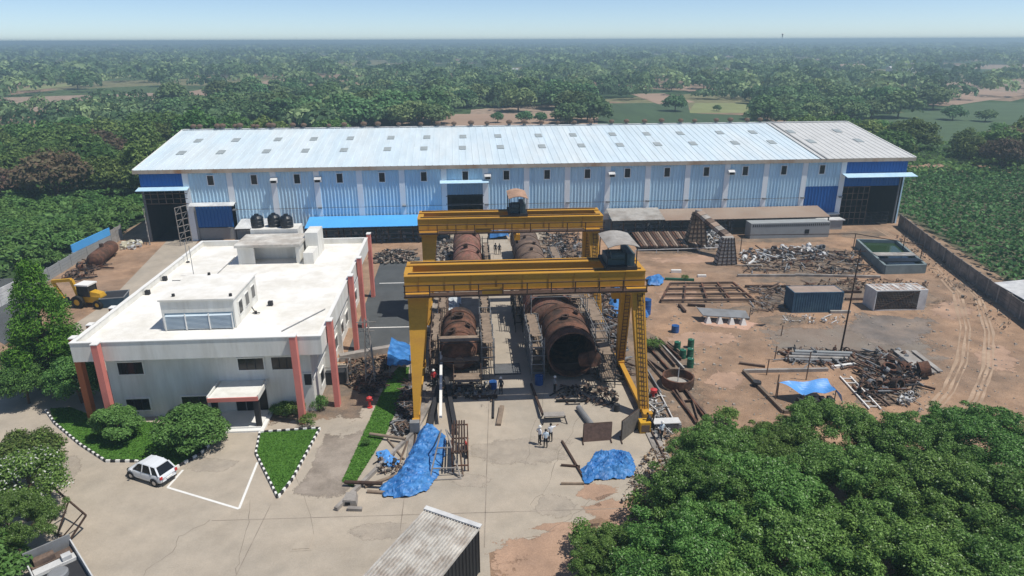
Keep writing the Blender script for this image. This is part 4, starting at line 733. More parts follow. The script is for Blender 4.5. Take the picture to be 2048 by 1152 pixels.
# undergrowth below the woods
for nm,pl,n,sz in (('undergrowth',[(-62,78),(-64,100),(-58,125),(-57,163),(-170,190),(-150,90),(-90,75)],26000,.9),('undergrowth',[(82,158),(112,152),(190,142),(215,160),(150,200),(82,200)],9000,1.0),('undergrowth',[(-60,165),(-52,165),(60,170),(60,178),(-60,215)],5000,1.1)):
    c = blades(pl,n,0,0,'',seed=n); r_ = np.random.default_rng(n); zz = 1.1*np.sin(c[:,0]*.35+np.sin(c[:,1]*.2)*2)*np.sin(c[:,1]*.3)+.9; o = leafpatch(nm,None,np.column_stack([c,np.clip(zz,0,3)]),sz,LEAFB,.9,n,.5,.7); o['category'] = 'undergrowth'; o['label'] = 'low green undergrowth on the ground of the wood, '+{26000:'left of the factory',9000:'right behind the warehouse',5000:'close behind the warehouse'}[n]
def farwood():
    r = np.random.default_rng(4); C = []
    for (d0,d1,rho,q,ns) in ((255,420,.0062,1.0,150),(420,700,.0027,1.25,110),(700,1300,.0014,1.5,50),(1300,2500,.00080,1.9,26),(2500,5200,.00030,2.6,16)):
        A = .74*(d1*d1-d0*d0); n = int(A*rho); d = np.sqrt(r.uniform(d0*d0,d1*d1,n)); a = r.uniform(-.69,.72,n)+PSI
        x = d*np.sin(a); y = d*np.cos(a); dens = np.sin(x*.011+1.3*np.sin(y*.006))+np.sin(y*.013+x*.004)+r.normal(size=n)*.8
        for k in range(n):
            if dens[k] < (-.75 if 400 < d[k] < 1100 else -1.1) and d[k] < 1800: continue
            if y[k] < 420 and (x[k] > -20 and y[k] < 300): continue
            if y[k] < 420 and any(inpoly(x[k],y[k],fp) for fp in fields): continue
            if any(abs(x[k]-g_[0]) < g_[2] and g_[1]-g_[3]-(60 if y[k]>500 else 25) < y[k] < g_[1]+g_[3] for g_ in clear): continue
            C.append((x[k],y[k],q,ns))
    V = []; TT = []
    for (x,y,q,ns) in C:
        TT.append(np.full(ns,r.random()**1.3))
        R = 6.0*q*r.uniform(.6,1.35); Hh = (7.5+1.6*(q-1))*r.uniform(.6,1.3)*min(q,1.3)
        d = r.normal(size=(ns,3)); d /= np.linalg.norm(d,axis=1)[:,None]; d[:,2] = np.abs(d[:,2])*1.05-.3; w = 1+.22*np.sin(d[:,0]*5+x)*np.cos(d[:,1]*5+y)
        c = d*np.array([R,R,Hh*.5])*w[:,None]+np.array([x,y,Hh*.55]); nn = d+r.normal(size=(ns,3))*.4; nn[:,2] += .3; nn /= np.linalg.norm(nn,axis=1)[:,None]
        a = np.cross(nn,r.normal(size=(ns,3))); a /= np.linalg.norm(a,axis=1)[:,None]; b = np.cross(nn,a); s = (R*3.6/math.sqrt(ns))*r.uniform(.7,1.2,ns)[:,None]
        v = np.empty((ns,4,3)); v[:,0] = c-a*s*.5; v[:,1] = c+b*s*.42; v[:,2] = c+a*s*.5; v[:,3] = c-b*s*.42; V.append(v)
    V = np.concatenate(V); n = len(V); me = bpy.data.meshes.new('far_wood'); me.vertices.add(4*n); me.vertices.foreach_set('co',V.ravel()); me.loops.add(4*n); me.loops.foreach_set('vertex_index',np.arange(4*n,dtype=np.int32)); me.polygons.add(n); me.polygons.foreach_set('loop_start',np.arange(0,4*n,4,dtype=np.int32)); me.materials.append(LEAFW); me.update(); me.validate(); at = me.attributes.new('tint','FLOAT','FACE'); at.data.foreach_set('value',np.concatenate(TT).astype(np.float32))
    o = bpy.data.objects.new('far_wood',me); COL.objects.link(o); tag(o,'wooded plain of countless trees reaching to the horizon','wood',None,'stuff'); print('farwood quads',n,'trees',len(C))
fields = [P2([(1190,255),(1195,200),(1520,200),(1560,255)]),P2([(1700,255),(1930,202),(2200,202),(2400,300)]),P2([(780,262),(790,224),(1270,224),(1290,262)])]
clear = []
for i,(px,py,w) in enumerate(((1000,168,22),(1045,152,14),(1300,190,40),(1440,168,36),(1262,132,20),(1400,148,26),(1490,188,30),(1700,150,40),(560,162,34),(420,182,40),(700,172,26),(1120,178,30),(1900,178,46),(250,152,30),(900,150,20),(1600,128,30),(130,170,30),(1340,170,20),(760,142,20),(1820,150,30))):
    a_ = G(px,py); e_ = G(px+w,py); hw = (e_-a_).length; hd_ = abs(G(px,py-3).y-a_.y); clear.append((a_.x,a_.y,hw,hd_)); sheet('far_field',[(a_.x-hw,a_.y-hd_-50),(a_.x+hw*.9,a_.y-hd_-40),(a_.x+hw,a_.y+hd_),(a_.x-hw*.8,a_.y+hd_*.9)],.03+.004*i,(MATS['ploughed'],MATS['dry_grass'],MATS['ploughed'])[i%3])
farwood()
# haze
hb = MB(); hb.box(-5200,5200,-120,5600,-1.2,33.5); h = hb.build('haze',[]); tag(h,kind='stuff'); hm = bpy.data.materials.new('haze_air'); hm.use_nodes = True; n_ = hm.node_tree.nodes; n_.remove(n_['Principled BSDF']); pv = n_.new('ShaderNodeVolumePrincipled'); pv.inputs['Color'].default_value = (.64,.87,.98,1); pv.inputs['Density'].default_value = .00068; pv.inputs['Anisotropy'].default_value = .2
hm.node_tree.links.new(pv.outputs[0],n_['Material Output'].inputs['Volume']); h.data.materials.append(hm)
# ================================================================ vessels
def vessel(name,label,x,y0,y1,r,z0,m,front='dome',rings=3,nozzles=(),cap=None,cat='pressure vessel'):
    t = thing(name,label,cat,(x,y0,0)); zc = z0+r; L = y1-y0; b = MB()
    if front == 'open':
        b.lathe((0,0,zc),(0,1,0),[(0,r-.12),(0,r),(L,r),(L+.5,r*.9),(L+1.0,r*.55),(L+1.15,0)],40); b.lathe((0,0,zc),(0,1,0),[(L-.1,0),(L-.1,r-.12),(0,r-.12)],40)
    else: b.lathe((0,0,zc),(0,1,0),[(-r*.42,0),(-r*.38,r*.35),(-r*.26,r*.68),(-r*.1,r*.92),(0.05,r),(L,r),(L+r*.1,r*.92),(L+r*.3,r*.6),(L+r*.4,0)],36)
    o = b.build('shell',m,t,smooth=True); 
    try:
        md = o.modifiers.new('e','EDGE_SPLIT'); md.split_angle = math.radians(40)
    except Exception: pass
    for k in range(rings):
        yy = L*(k+.5)/rings; b = MB(); b.lathe((0,yy,zc),(0,1,0),[(0,r),(0,r+.09),(.14,r+.09),(.14,r)],36); b.build('stiffening_ring',DRUST if k%2 else m,t)
    for (yy,ang,nr,nh) in nozzles:
        d = Vector((math.sin(ang),0,math.cos(ang))); b = MB(); b.lathe(Vector((0,yy,zc))+d*(r-.05),d,[(0,nr),(nh,nr),(nh,nr*1.35),(nh+.08,nr*1.35),(nh+.08,nr*.8),(nh-.2,nr*.75),(nh-.2,0)],16); b.build('nozzle',DRUST,t)
    for yy in (L*.18,L*.78):
        b = MB(); b.hexa([(-r*.85,yy-.25,0),(r*.85,yy-.25,0),(r*.85,yy+.25,0),(-r*.85,yy+.25,0)],[(-r*.8,yy-.2,z0+r*.38),(r*.8,yy-.2,z0+r*.38),(r*.8,yy+.2,z0+r*.38),(-r*.8,yy+.2,z0+r*.38)]); b.build('saddle',DRUST,t)
    if cap: b = MB(); b.lathe((0,-r*.42,zc-.3),(0,-1,0),[(-.1,.42),(.35,.42),(.35,.55),(.45,.55),(.45,0)],16); b.build('manhole',STONE if 0 else BROWN,t)
    return t
HP = PI/2
vessel('pressure_vessel','domed rusty vessel between scaffolds in the left bay under the front crane',-1.05,60.6,68.8,1.75,.45,RUST,'dome',3,((1.5,-.35,.35,.35),(3.2,.5,.25,.3),(5.2,0,.42,.4),(6.6,-.5,.22,.3)),True)
vessel('pressure_vessel','large rusty vessel with its wide black open end toward the camera',9.75,58.6,66.2,2.35,.35,RUST,'open',3,((3.5,-.1,.3,.3),(5.2,.45,.25,.3)))
vessel('pressure_vessel','wide domed vessel with a reddish top and dark flange behind the open ended vessel',8.7,67.6,76.5,2.55,.35,RUSTP,'dome',2,((2.5,.2,.28,.3),(4.0,-.5,.25,.3)))
vessel('pressure_vessel','reddish domed vessel of the left bay showing just above the front crane girder',0.0,86.5,92.5,2.0,.4,RUSTP,'dome',2,((3.0,-.1,.3,.5),(2,.7,.2,.4)))
vessel('pressure_vessel','reddish vessel of the left bay seen just under the rear crane girder',0.0,94.4,101.5,2.0,.5,RUSTP,'dome',2,((2.0,.5,.3,.3),))
vessel('pressure_vessel','long brown cylinder in the right bay seen between the two crane girders',8.6,84.5,101.0,2.0,.5,BROWN,'dome',4,((3,0,.2,.3),(6,.3,.2,.3),(9,-.2,.2,.3)))
b = MB(); b.lathe((8.7,67.3,2.9),(0,1,0),[(0,2.55),(0,2.85),(.3,2.85),(.3,2.5)],36); tag(b.build('flange_ring',DRUST),'dark flange ring leaning against the reddish domed vessel behind the open one','flange')
t = thing('pipe_elbow','curved rusty duct lying in the mouth of the open ended vessel','pipe',(11.2,57.4,1.5)); b = MB(); pr = Vector((-1.1,.9,.8))
for k in range(6):
    a = -.4+.32*k; q = Vector((-1.1+1.5*math.cos(a-.9),1.0-.35*k*.5,.9+.35*math.sin(a))); 
    if k: b.tube(pr,q,.62+.03*k,14,r1=.65+.03*k,cap=(k in (1,5)))
    pr = q
b.build('duct',RUST,t)
# scaffolds and stair towers along the vessels
def scaffold(label,x0,x1,y0,y1,h,n,levels,m=GREY,plank=WOOD,ramp=False,group='scaffolds round the vessels'):
    t = thing('scaffold',label,'scaffold',((x0+x1)/2,y0,0),0,group); w = (x1-x0)/2; L = y1-y0
    for i in range(n+1):
        y = L*i/n
        for x in (-w,w): b = MB(); b.tube((x,y,0),(x,y,h+(.0 if i%2 else .9)),.045,6); b.build('standard',m,t)
    for k in range(levels):
        z = h*(k+1)/levels; b = MB()
        for x in (-w,w): b.bar((x,-.2,z),(x,L+.2,z),.06); b.bar((x,-.2,z-.45 if k else z-.5),(x,L+.2,z-.45),.05)
        for i in range(n+1): b.bar((-w-.1,L*i/n,z-.06),(w+.1,L*i/n,z-.06),.06)
        b.build('ledger',m,t); b = MB(); rr = random.Random(int(x0*10)+k)
        y = rr.random()*L*.3; ye = L-rr.random()*L*.3
        while y < ye: b.box(-w+.02+rr.random()*.25,w-.02-rr.random()*.2,y,y+.25,z+rr.random()*.02,z+.05); y += .25
        b.build('planks',plank,t)
    b = MB()
    for i in range(n):
        y = L*i/n; y2 = L*(i+1)/n; b.bar((w*(-1)**i,y,.1),(w*(-1)**i,y2,h*.95),.05)
    b.build('brace',m,t); return t
scaffold('scaffold tower along the right side of the domed vessel in the left bay',1.15,2.35,60.0,70.5,3.2,6,3)
scaffold('scaffold along the left side of the domed vessel in the left bay',-3.9,-3.0,60.5,69.5,3.0,5,3,BROWN)
scaffold('stepped scaffold on the left side of the large open ended vessel',5.9,7.1,58.8,67.5,3.6,6,4)
scaffold('tangled scaffold between the open ended vessel and the right crane leg',12.5,13.9,61.5,70.5,3.9,5,4,GREY)
scaffold('dark scaffold left of the reddish domed vessel in the right bay',5.2,6.0,70.5,78.5,3.8,4,3,DARK)
scaffold('scaffold at the back of the right bay under the rear crane',11.6,12.8,82,94,3.0,5,2,GREY)
scaffold('low scaffold beside the reddish vessels at the back of the left bay',2.2,3.0,86,97,3.6,5,3,DARK)
scaffold('low scaffold in front of the domed vessel, next to the dark trench bars',-1.6,1.0,56.6,58.8,1.1,2,1,BROWN)
scaffold('frame of pipes over the front of the domed vessel in the left bay',-3.0,1.0,59.0,60.4,4.2,1,2,DARK)
scaffold('upper scaffold between the domed vessel and the heap of white sheets',-3.3,-2.4,69.5,76.0,3.6,4,3,BROWN)
scaffold('scaffold with planks right of the left bay, beyond the domed vessel',1.3,2.3,71.5,79.0,2.6,4,2,DARK)
scaffold('outer scaffold close to the right crane rail beside the open ended vessel',12.3,13.6,56.8,60.6,3.0,2,3,DARK)
scaffold('tall scaffold right of the reddish domed vessel in the right bay',11.5,13.2,71.2,79.5,4.6,5,4,BROWN)
scaffold('scaffold bridge on top of the joint between the two big vessels',6.6,12.6,66.9,68.0,5.6,1,3,GREY)
def bars(name,label,cat,pts,r,m,group=None,square=True):
    """one thing: a long bar / beam / pipe"""
    a = Vector(pts[0]); e = Vector(pts[1]); t = MB()
    if square == 'I':
        d = (e-a).normalized(); t.bar(a+Vector((0,0,r)),e+Vector((0,0,r)),r*1.2,r*.18); t.bar(a-Vector((0,0,r)),e-Vector((0,0,r)),r*1.2,r*.18); t.bar(a,e,r*.2,r*1.85)
    elif square: t.bar(a,e,r*2)
    else: t.lathe(a,(e-a),[(0,r*.8),(0,r),((e-a).length,r),((e-a).length,r*.8),((e-a).length-.3,r*.78),((e-a).length-.3,0)],14); 
    o = t.build(name,m,None,True,loc=tuple(a)); return tag(o,label,cat,group)
def pbar(name,label,cat,p0,p1,r,m,group=None,square=True,z0=None,z1=None):
    a = G(*p0); e = G(*p1); a.z = r if z0 is None else z0; e.z = r if z1 is None else z1; return bars(name,label,cat,(a,e),r,m,group,square)
# dark machine bed bars left of the lane (towards the blue tarpaulin)
pbar('steel_beam','long dark steel beam lying toward the blue tarpaulin, left of the white trestle mast','beam',(858,870),(880,770),.32,DARK,None,'I')
pbar('steel_beam','long dark steel beam lying toward the blue tarpaulin, right of the white trestle mast','beam',(912,870),(893,765),.32,DARK,None,'I')
pbar('white_mast','slim white painted post leaning between the two dark steel beams','post',(882,850),(884,745),.12,WHITE,None,True,.8,2.2)
t = thing('a_frame','pale steel A-frame standing over the blue tarpaulin','trestle',G(888,960)); b = MB(); b.bar((-1.1,0,0),(-.15,2.2,3.0),.09); b.bar((1.3,0,0),(.2,2.2,3.0),.09); b.bar((-.9,.5,.7),(1.1,.5,.7),.08); b.bar((-.5,1.4,1.9),(.7,1.4,1.9),.08); b.bar((-1.1,0,.05),(1.3,0,.05),.08); b.build('frame',CONCW,t); b = MB(); b.bar((-1.1,3.8,0),(-.15,2.2,3.0),.08); b.bar((1.3,3.8,0),(.2,2.2,3.0),.08); b.build('rear_legs',GREY,t)
t = thing('pipe_rack','rusty pipe rack standing at the right edge of the blue tarpaulin','rack',G(905,945)); b = MB()
for (x,y) in ((0,0),(0,3.8),(1.2,.1),(1.2,3.8)): b.bar((x,y,0),(x,y,1.9),.1)
for z in (.6,1.85): b.bar((0,0,z),(0,3.8,z),.09); b.bar((1.2,0,z),(1.2,3.8,z),.09); b.bar((0,0,z),(1.2,0,z),.09); b.bar((0,3.8,z),(1.2,3.8,z),.09)
b.build('frame',RUST,t); b = MB()
for i in range(5): b.tube((.1+i*.22,-.4,1.95),(.15+i*.2,4.2,1.98),.07,6)
b.build('rack_pipe',DRUST,t)
pbar('thin_pipe','thin pale pipe lying across the concrete right of the blue tarpaulin','pipe',(892,945),(926,953),.07,CONCW,None,False); pbar('thin_pipe','upright thin post at the right edge of the pipe rack','post',(926,953),(921,905),.06,BROWN,None,False,.06,.06)
# motorcycle
t = thing('motorcycle','black motorcycle parked on the concrete right of the blue tarpaulin','motorcycle',G(932,905),math.radians(8))
for y in (-.65,.68):
    b = MB(); b.lathe((-.06,y,.32),(1,0,0),[(0,.2),(0,.32),(.12,.32),(.12,.2)],16); w = b.build('wheel',RUBB,t); b = MB(); b.lathe((-.02,y,.32),(1,0,0),[(0,0),(0,.2),(.04,.2),(.04,0)],12); b.build('rim',CHROME,w)
b = MB(); b.bar((0,-.6,.35),(0,0,.6),.08); b.bar((0,0,.6),(0,.62,.35),.08); b.box(-.12,.12,-.2,.2,.3,.6); b.build('frame',DARK,t); b = MB(); b.hexa([(-.1,-.8,.68),(.1,-.8,.68),(.13,-.05,.68),(-.13,-.05,.68)],[(-.08,-.8,.78),(.08,-.8,.78),(.12,-.05,.76),(-.12,-.05,.76)]); b.build('seat',BLACK,t)
b = MB(); b.hexa([(-.13,0,.66),(.13,0,.66),(.1,.4,.66),(-.1,.4,.66)],[(-.1,.02,.88),(.1,.02,.88),(.08,.38,.86),(-.08,.38,.86)]); b.build('fuel_tank',REDP,t); b = MB(); b.bar((0,.68,.35),(0,.45,.95),.05); b.bar((-.36,.4,1.0),(.36,.4,1.0),.035); b.build('handlebar',CHROME,t); b = MB(); b.lathe((0,.5,.88),(0,1,0),[(0,.06),(.1,.1),(.12,0)],10); b.build('headlight',WHITE,t)
# ================================================================ tarpaulins
def tarp(label,outline,hfun,m=TARP,res=.28,seed=0,name='tarpaulin',z0=.03,amp=.16):
    P_ = [(p[0],p[1]) for p in outline]; xs = [p[0] for p in P_]; ys = [p[1] for p in P_]; cx = sum(xs)/len(xs); cy = sum(ys)/len(ys)
    nx = int((max(xs)-min(xs))/res)+2; ny = int((max(ys)-min(ys))/res)+2; idx = {}; b = MB(); rr = random.Random(seed); ph = [rr.uniform(0,6) for _ in range(8)]
    def edge(x,y):
        d = 1e9
        for i in range(len(P_)):
            a = Vector(P_[i]); e = Vector(P_[(i+1)%len(P_)]); q = Vector((x,y)); t_ = max(0,min(1,(q-a).dot(e-a)/max((e-a).length_squared,1e-9))); d = min(d,(a.lerp(e,t_)-q).length)
        return d
    cl = [(min(xs)+i*res,min(ys)+j*res) for j in range(ny) for i in range(nx)]
    for (x,y) in cl:
        if inpoly(x,y,P_): idx[(round(x,4),round(y,4))] = (len(b.v)); d = edge(x,y); w = min(1,d/.7)
        else: continue
        f = (1-abs(math.sin(x*2.3+ph[0]+1.9*math.sin(y*1.1+ph[1]))))**1.2*.9+(1-abs(math.sin(y*3.6+ph[2]+2.2*math.sin(x*1.6+ph[3]))))**1.5*.7+(1-abs(math.sin((x+y)*4.6+ph[4]+1.9*math.sin((x-y)*2.1))))**2*.2
        u = (x-min(xs))/(max(xs)-min(xs)); v = (y-min(ys))/(max(ys)-min(ys)); b.v.append((x+rr.uniform(-.06,.06),y+rr.uniform(-.06,.06),z0+w*(hfun(u,v))+amp*f*(.35+w*.65)+rr.uniform(0,.04)))
    for j in range(ny-1):
        for i in range(nx-1):
            k = [(round(min(xs)+(i+a)*res,4),round(min(ys)+(j+c)*res,4)) for a,c in ((0,0),(1,0),(1,1),(0,1))]
            if all(q in idx for q in k): b.f.append(tuple(idx[q] for q in k)); b.m.append(0)
            elif sum(q in idx for q in k) == 3: b.f.append(tuple(idx[q] for q in k if q in idx)); b.m.append(0)
    o = b.build(name,m,None,True,loc=(cx,cy,0)); o.data.polygons.foreach_set('use_smooth',[False]*len(o.data.polygons)); return tag(o,label,'tarpaulin')
tarp('long bright blue tarpaulin draped over steel, left of the lane in the foreground',pxs([(838,868),(858,862),(893,872),(893,905),(880,950),(855,985),(815,998),(765,996),(757,975),(790,955),(815,915)]),lambda u,v:.9*math.exp(-((u-.35-.35*v)*2.6)**2)*(.35+v*.9),TARP,.13,1,amp=.24)
tarp('crumpled blue tarpaulin bundle on the concrete at the left of the thicket',pxs([(1160,940),(1165,968),(1180,972),(1190,962),(1268,958),(1274,935),(1262,905),(1225,902),(1190,905),(1180,925)]),lambda u,v:.55*math.exp(-((u-.6)*1.8)**2-((v-.4)*1.8)**2),TARP,.12,2,amp=.3)
tarp('small faded blue tarpaulin over dark scrap beside the low wall',pxs([(750,905),(775,900),(802,925),(795,938),(760,935)]),lambda u,v:.4,TARP2,.15,3)
tarp('blue tarpaulin lying at the top of the dirt yard right of the front crane girder',pxs([(1290,558),(1320,550),(1330,560),(1325,572),(1295,574)]),lambda u,v:.5,TARP,.22,4)
tarp('blue tarpaulin over drums right of the front crane leg',pxs([(1279,618),(1297,612),(1298,640),(1280,643)]),lambda u,v:1.3,TARP,.22,5)
tarp('blue tarpaulin seen between the crane legs behind the scaffold',pxs([(1212,640),(1240,640),(1242,575),(1222,572)]),lambda u,v:1.2*v,TARP,.28,6)
tarp('blue tarpaulin at the far end between the two rows of vessels',pxs([(976,480),(1020,480),(1020,464),(976,464)]),lambda u,v:1.4,TARP,.35,7)
tarp('white and blue sheets heaped behind the domed vessel in the left bay',pxs([(870,640),(915,640),(925,600),(880,592)]),lambda u,v:.9,mat('white_tarpaulin',(.6,.63,.64),.6,.3,2.0,col2=(.2,.28,.36),mixs=1.8),.22,8,amp=.3)
t = thing('tarpaulin_shelter','bright blue tarpaulin shelter at the grass strip left of the front crane leg','shelter',G(800,750)); b = MB(); n = 8
for i in range(n):
    for j in range(n):
        def q(i,j): return (-1.0+i*.28,-.6+j*.5,2.6-.13*i+.08*math.sin(i*1.3+j)+.05*math.sin(j*2.7)-(.0 if j<7 else .1))
        b.quad(q(i,j),q(i+1,j),q(i+1,j+1),q(i,j+1))
for i in range(n):
    a = (-1.0+i*.28,-.6,2.6-.13*i+.08*math.sin(i*1.3)); c_ = (-1.0+(i+1)*.28,-.6,2.6-.13*(i+1)+.08*math.sin((i+1)*1.3)); b.quad(a,(a[0]-.1,a[1]-.1,1.5-.15*(i%2)),(c_[0]-.1,c_[1]-.1,1.5-.15*((i+1)%2)),c_)
b.build('cover',TARP,t)
for x,y in ((-.9,-.5),(1.1,-.5),(-.9,3.2),(1.1,3.2)): MB().bar((x,y,0),(x,y,2.45-.1*(x>0)),.07).build('pole',GREY,t)
t = thing('canopy','pale blue tarpaulin canopy stretched over poles in the dirt yard enclosure','canopy',G(1625,808)); 
A = [GY(1556,762,58.0),GY(1655,757,59.4),GY(1672,778,56.8),GY(1622,790,54.6),GY(1590,786,55.0)]; b = MB(); o_ = t.location
pA = G(1558,765,1.5); pB = G(1655,758,1.5); pC = G(1672,782,1.3); pD = G(1608,789,1.1); N = 10
for i in range(N):
    for j in range(N):
        def q(i,j):
            u = i/N; v = j/N; p = (pA.lerp(pB,u)).lerp(pD.lerp(pC,u),v); p = p+Vector((0,0,-.35*math.sin(PI*u)*math.sin(PI*v)+.12*math.sin(u*9+v*5)))
            return p-o_
        b.quad(q(i,j),q(i+1,j),q(i+1,j+1),q(i,j+1))
e0 = pC; e1 = G(1686,808,.3); b.quad(pC-o_,pB.lerp(pC,.4)-o_,(G(1683,790,1.4))-o_,e1-o_); b.build('cover',TARP2,t)
for p in (pA,pB,pC,pD): MB().bar(Vector((p.x,p.y,0))-o_,p-o_,.07).build('pole',BROWN,t)
b = MB()
for i in range(5): b.box(-1.5+i*.7,-1.1+i*.7,-.6,.2,.02,.7); 
b.build('stored_box',DARK,t)
# ================================================================ shed at the bottom, truck, car, loader
t = thing('corrugated_shed','shed with a pale weathered corrugated roof at the bottom of the picture','shed',(0,0,0))
zt = 3.6; c1 = G(850,1018,zt); c2 = G(962,1056,zt-.3); c4 = G(727,1150,zt-.1); dv = (c4-c1); c4 = c1+dv*1.45; c3 = c2+dv*1.45; b = MB(); n = 19
for i in range(n):
    u0 = i/n; u1 = (i+.55)/n; u2 = (i+.7)/n; u3 = (i+1)/n; f = lambda u,z: (c1.lerp(c2,u)+Vector((0,0,z)), c4.lerp(c3,u)+Vector((0,0,z)))
    for (ua,ub,za,zb) in ((u0,u1,0,0),(u1,u2,0,.11),(u2,(u2+u3)/2,.11,.11),((u2+u3)/2,u3,.11,0)):
        p,q_ = f(ua,za); r_,s_ = f(ub,zb); b.quad(p,r_,s_,q_)
b.build('roof',mat('weathered_roof',(.50,.48,.44),.6,.3,.35,col2=(.33,.29,.25),mixs=1.1,fine=.1,stretch=(1,1,1)),t)
b = MB(); b.bar(c1+Vector((0,0,.12)),c2+Vector((0,0,.12)),.35,.08); b.build('ridge_cap',WSHEET,t)
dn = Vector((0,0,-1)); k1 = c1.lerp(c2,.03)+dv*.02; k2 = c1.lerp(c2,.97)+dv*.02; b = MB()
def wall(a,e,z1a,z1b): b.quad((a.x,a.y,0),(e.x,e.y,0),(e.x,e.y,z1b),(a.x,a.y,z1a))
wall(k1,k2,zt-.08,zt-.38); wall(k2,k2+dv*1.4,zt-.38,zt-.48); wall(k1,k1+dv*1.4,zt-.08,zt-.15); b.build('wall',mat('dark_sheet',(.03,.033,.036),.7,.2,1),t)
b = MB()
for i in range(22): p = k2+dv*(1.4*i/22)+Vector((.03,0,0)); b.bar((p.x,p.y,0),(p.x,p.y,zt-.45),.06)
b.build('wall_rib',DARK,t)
p0 = G(140,1075,1.7); p1 = G(187,1152,1.7); d = (p0-p1).normalized(); pc = p0-Vector((d.y,-d.x,0))*1.25-d*2.4
t = thing('flatbed_truck','truck with an open grey load bed of machine parts at the bottom left','truck',(pc.x,pc.y,0),math.atan2(-d.x,d.y))
b = MB(); b.box(-1.2,1.2,-3.4,2.4,1.0,1.12); b.build('bed_floor',GREY,t); b = MB(); b.box(-1.25,-1.18,-3.4,2.4,1.12,1.65); b.build('side_board',WSHEET,t); b = MB(); b.box(1.18,1.25,-3.4,2.4,1.12,1.65); b.build('side_board',WSHEET,t); b = MB(); b.box(-1.25,1.25,2.3,2.4,1.12,2.0); b.build('headboard',GREY,t)
b = MB(); b.box(-1.1,1.1,1.5,2.2,1.12,1.25); b.box(-.9,.2,1.6,2.1,1.25,1.6); b.build('machine_base',BROWN,t); b = MB(); b.box(-1.1,1.1,.75,1.35,1.12,1.3); b.box(.4,.9,.8,1.25,1.3,1.6); b.build('crate',WSHEET,t)
b = MB(); b.lathe((-.1,-.15,1.2),(0,0,1),[(0,.55),(.25,.55),(.3,.45),(.3,0)],20); b.build('load_drum',GREY,t); b = MB(); b.box(-1.1,1.1,-1.6,.6,1.12,1.19); b.build('dark_tray',DARK,t)
for y in (-2.6,-1.6,1.5):
    for x in (-1.0,1.0): b = MB(); b.lathe((x-.15,y,.5),(1,0,0),[(0,0),(0,.5),(.3,.5),(.3,0)],16); b.build('wheel',RUBB,t)
t = thing('steel_lattice','dark leaning lattice steel frame above the truck at the lower left','steel frame',G(95,1065),math.radians(-35)); b = MB()
b.bar((-1.6,0,.1),(2.2,.3,.1),.1); b.bar((-1.6,1.6,2.0),(2.2,1.6,1.2),.1); b.bar((-1.6,0,.1),(-1.6,1.6,2.0),.1); b.bar((2.2,.3,.1),(2.2,1.6,1.2),.1); b.bar((-.4,.1,.1),(.2,1.6,1.7),.08); b.bar((.9,.2,.1),(.3,1.6,1.7),.08); b.bar((1.5,.2,.1),(1.9,1.6,1.3),.07); b.build('frame',DRUST,t)
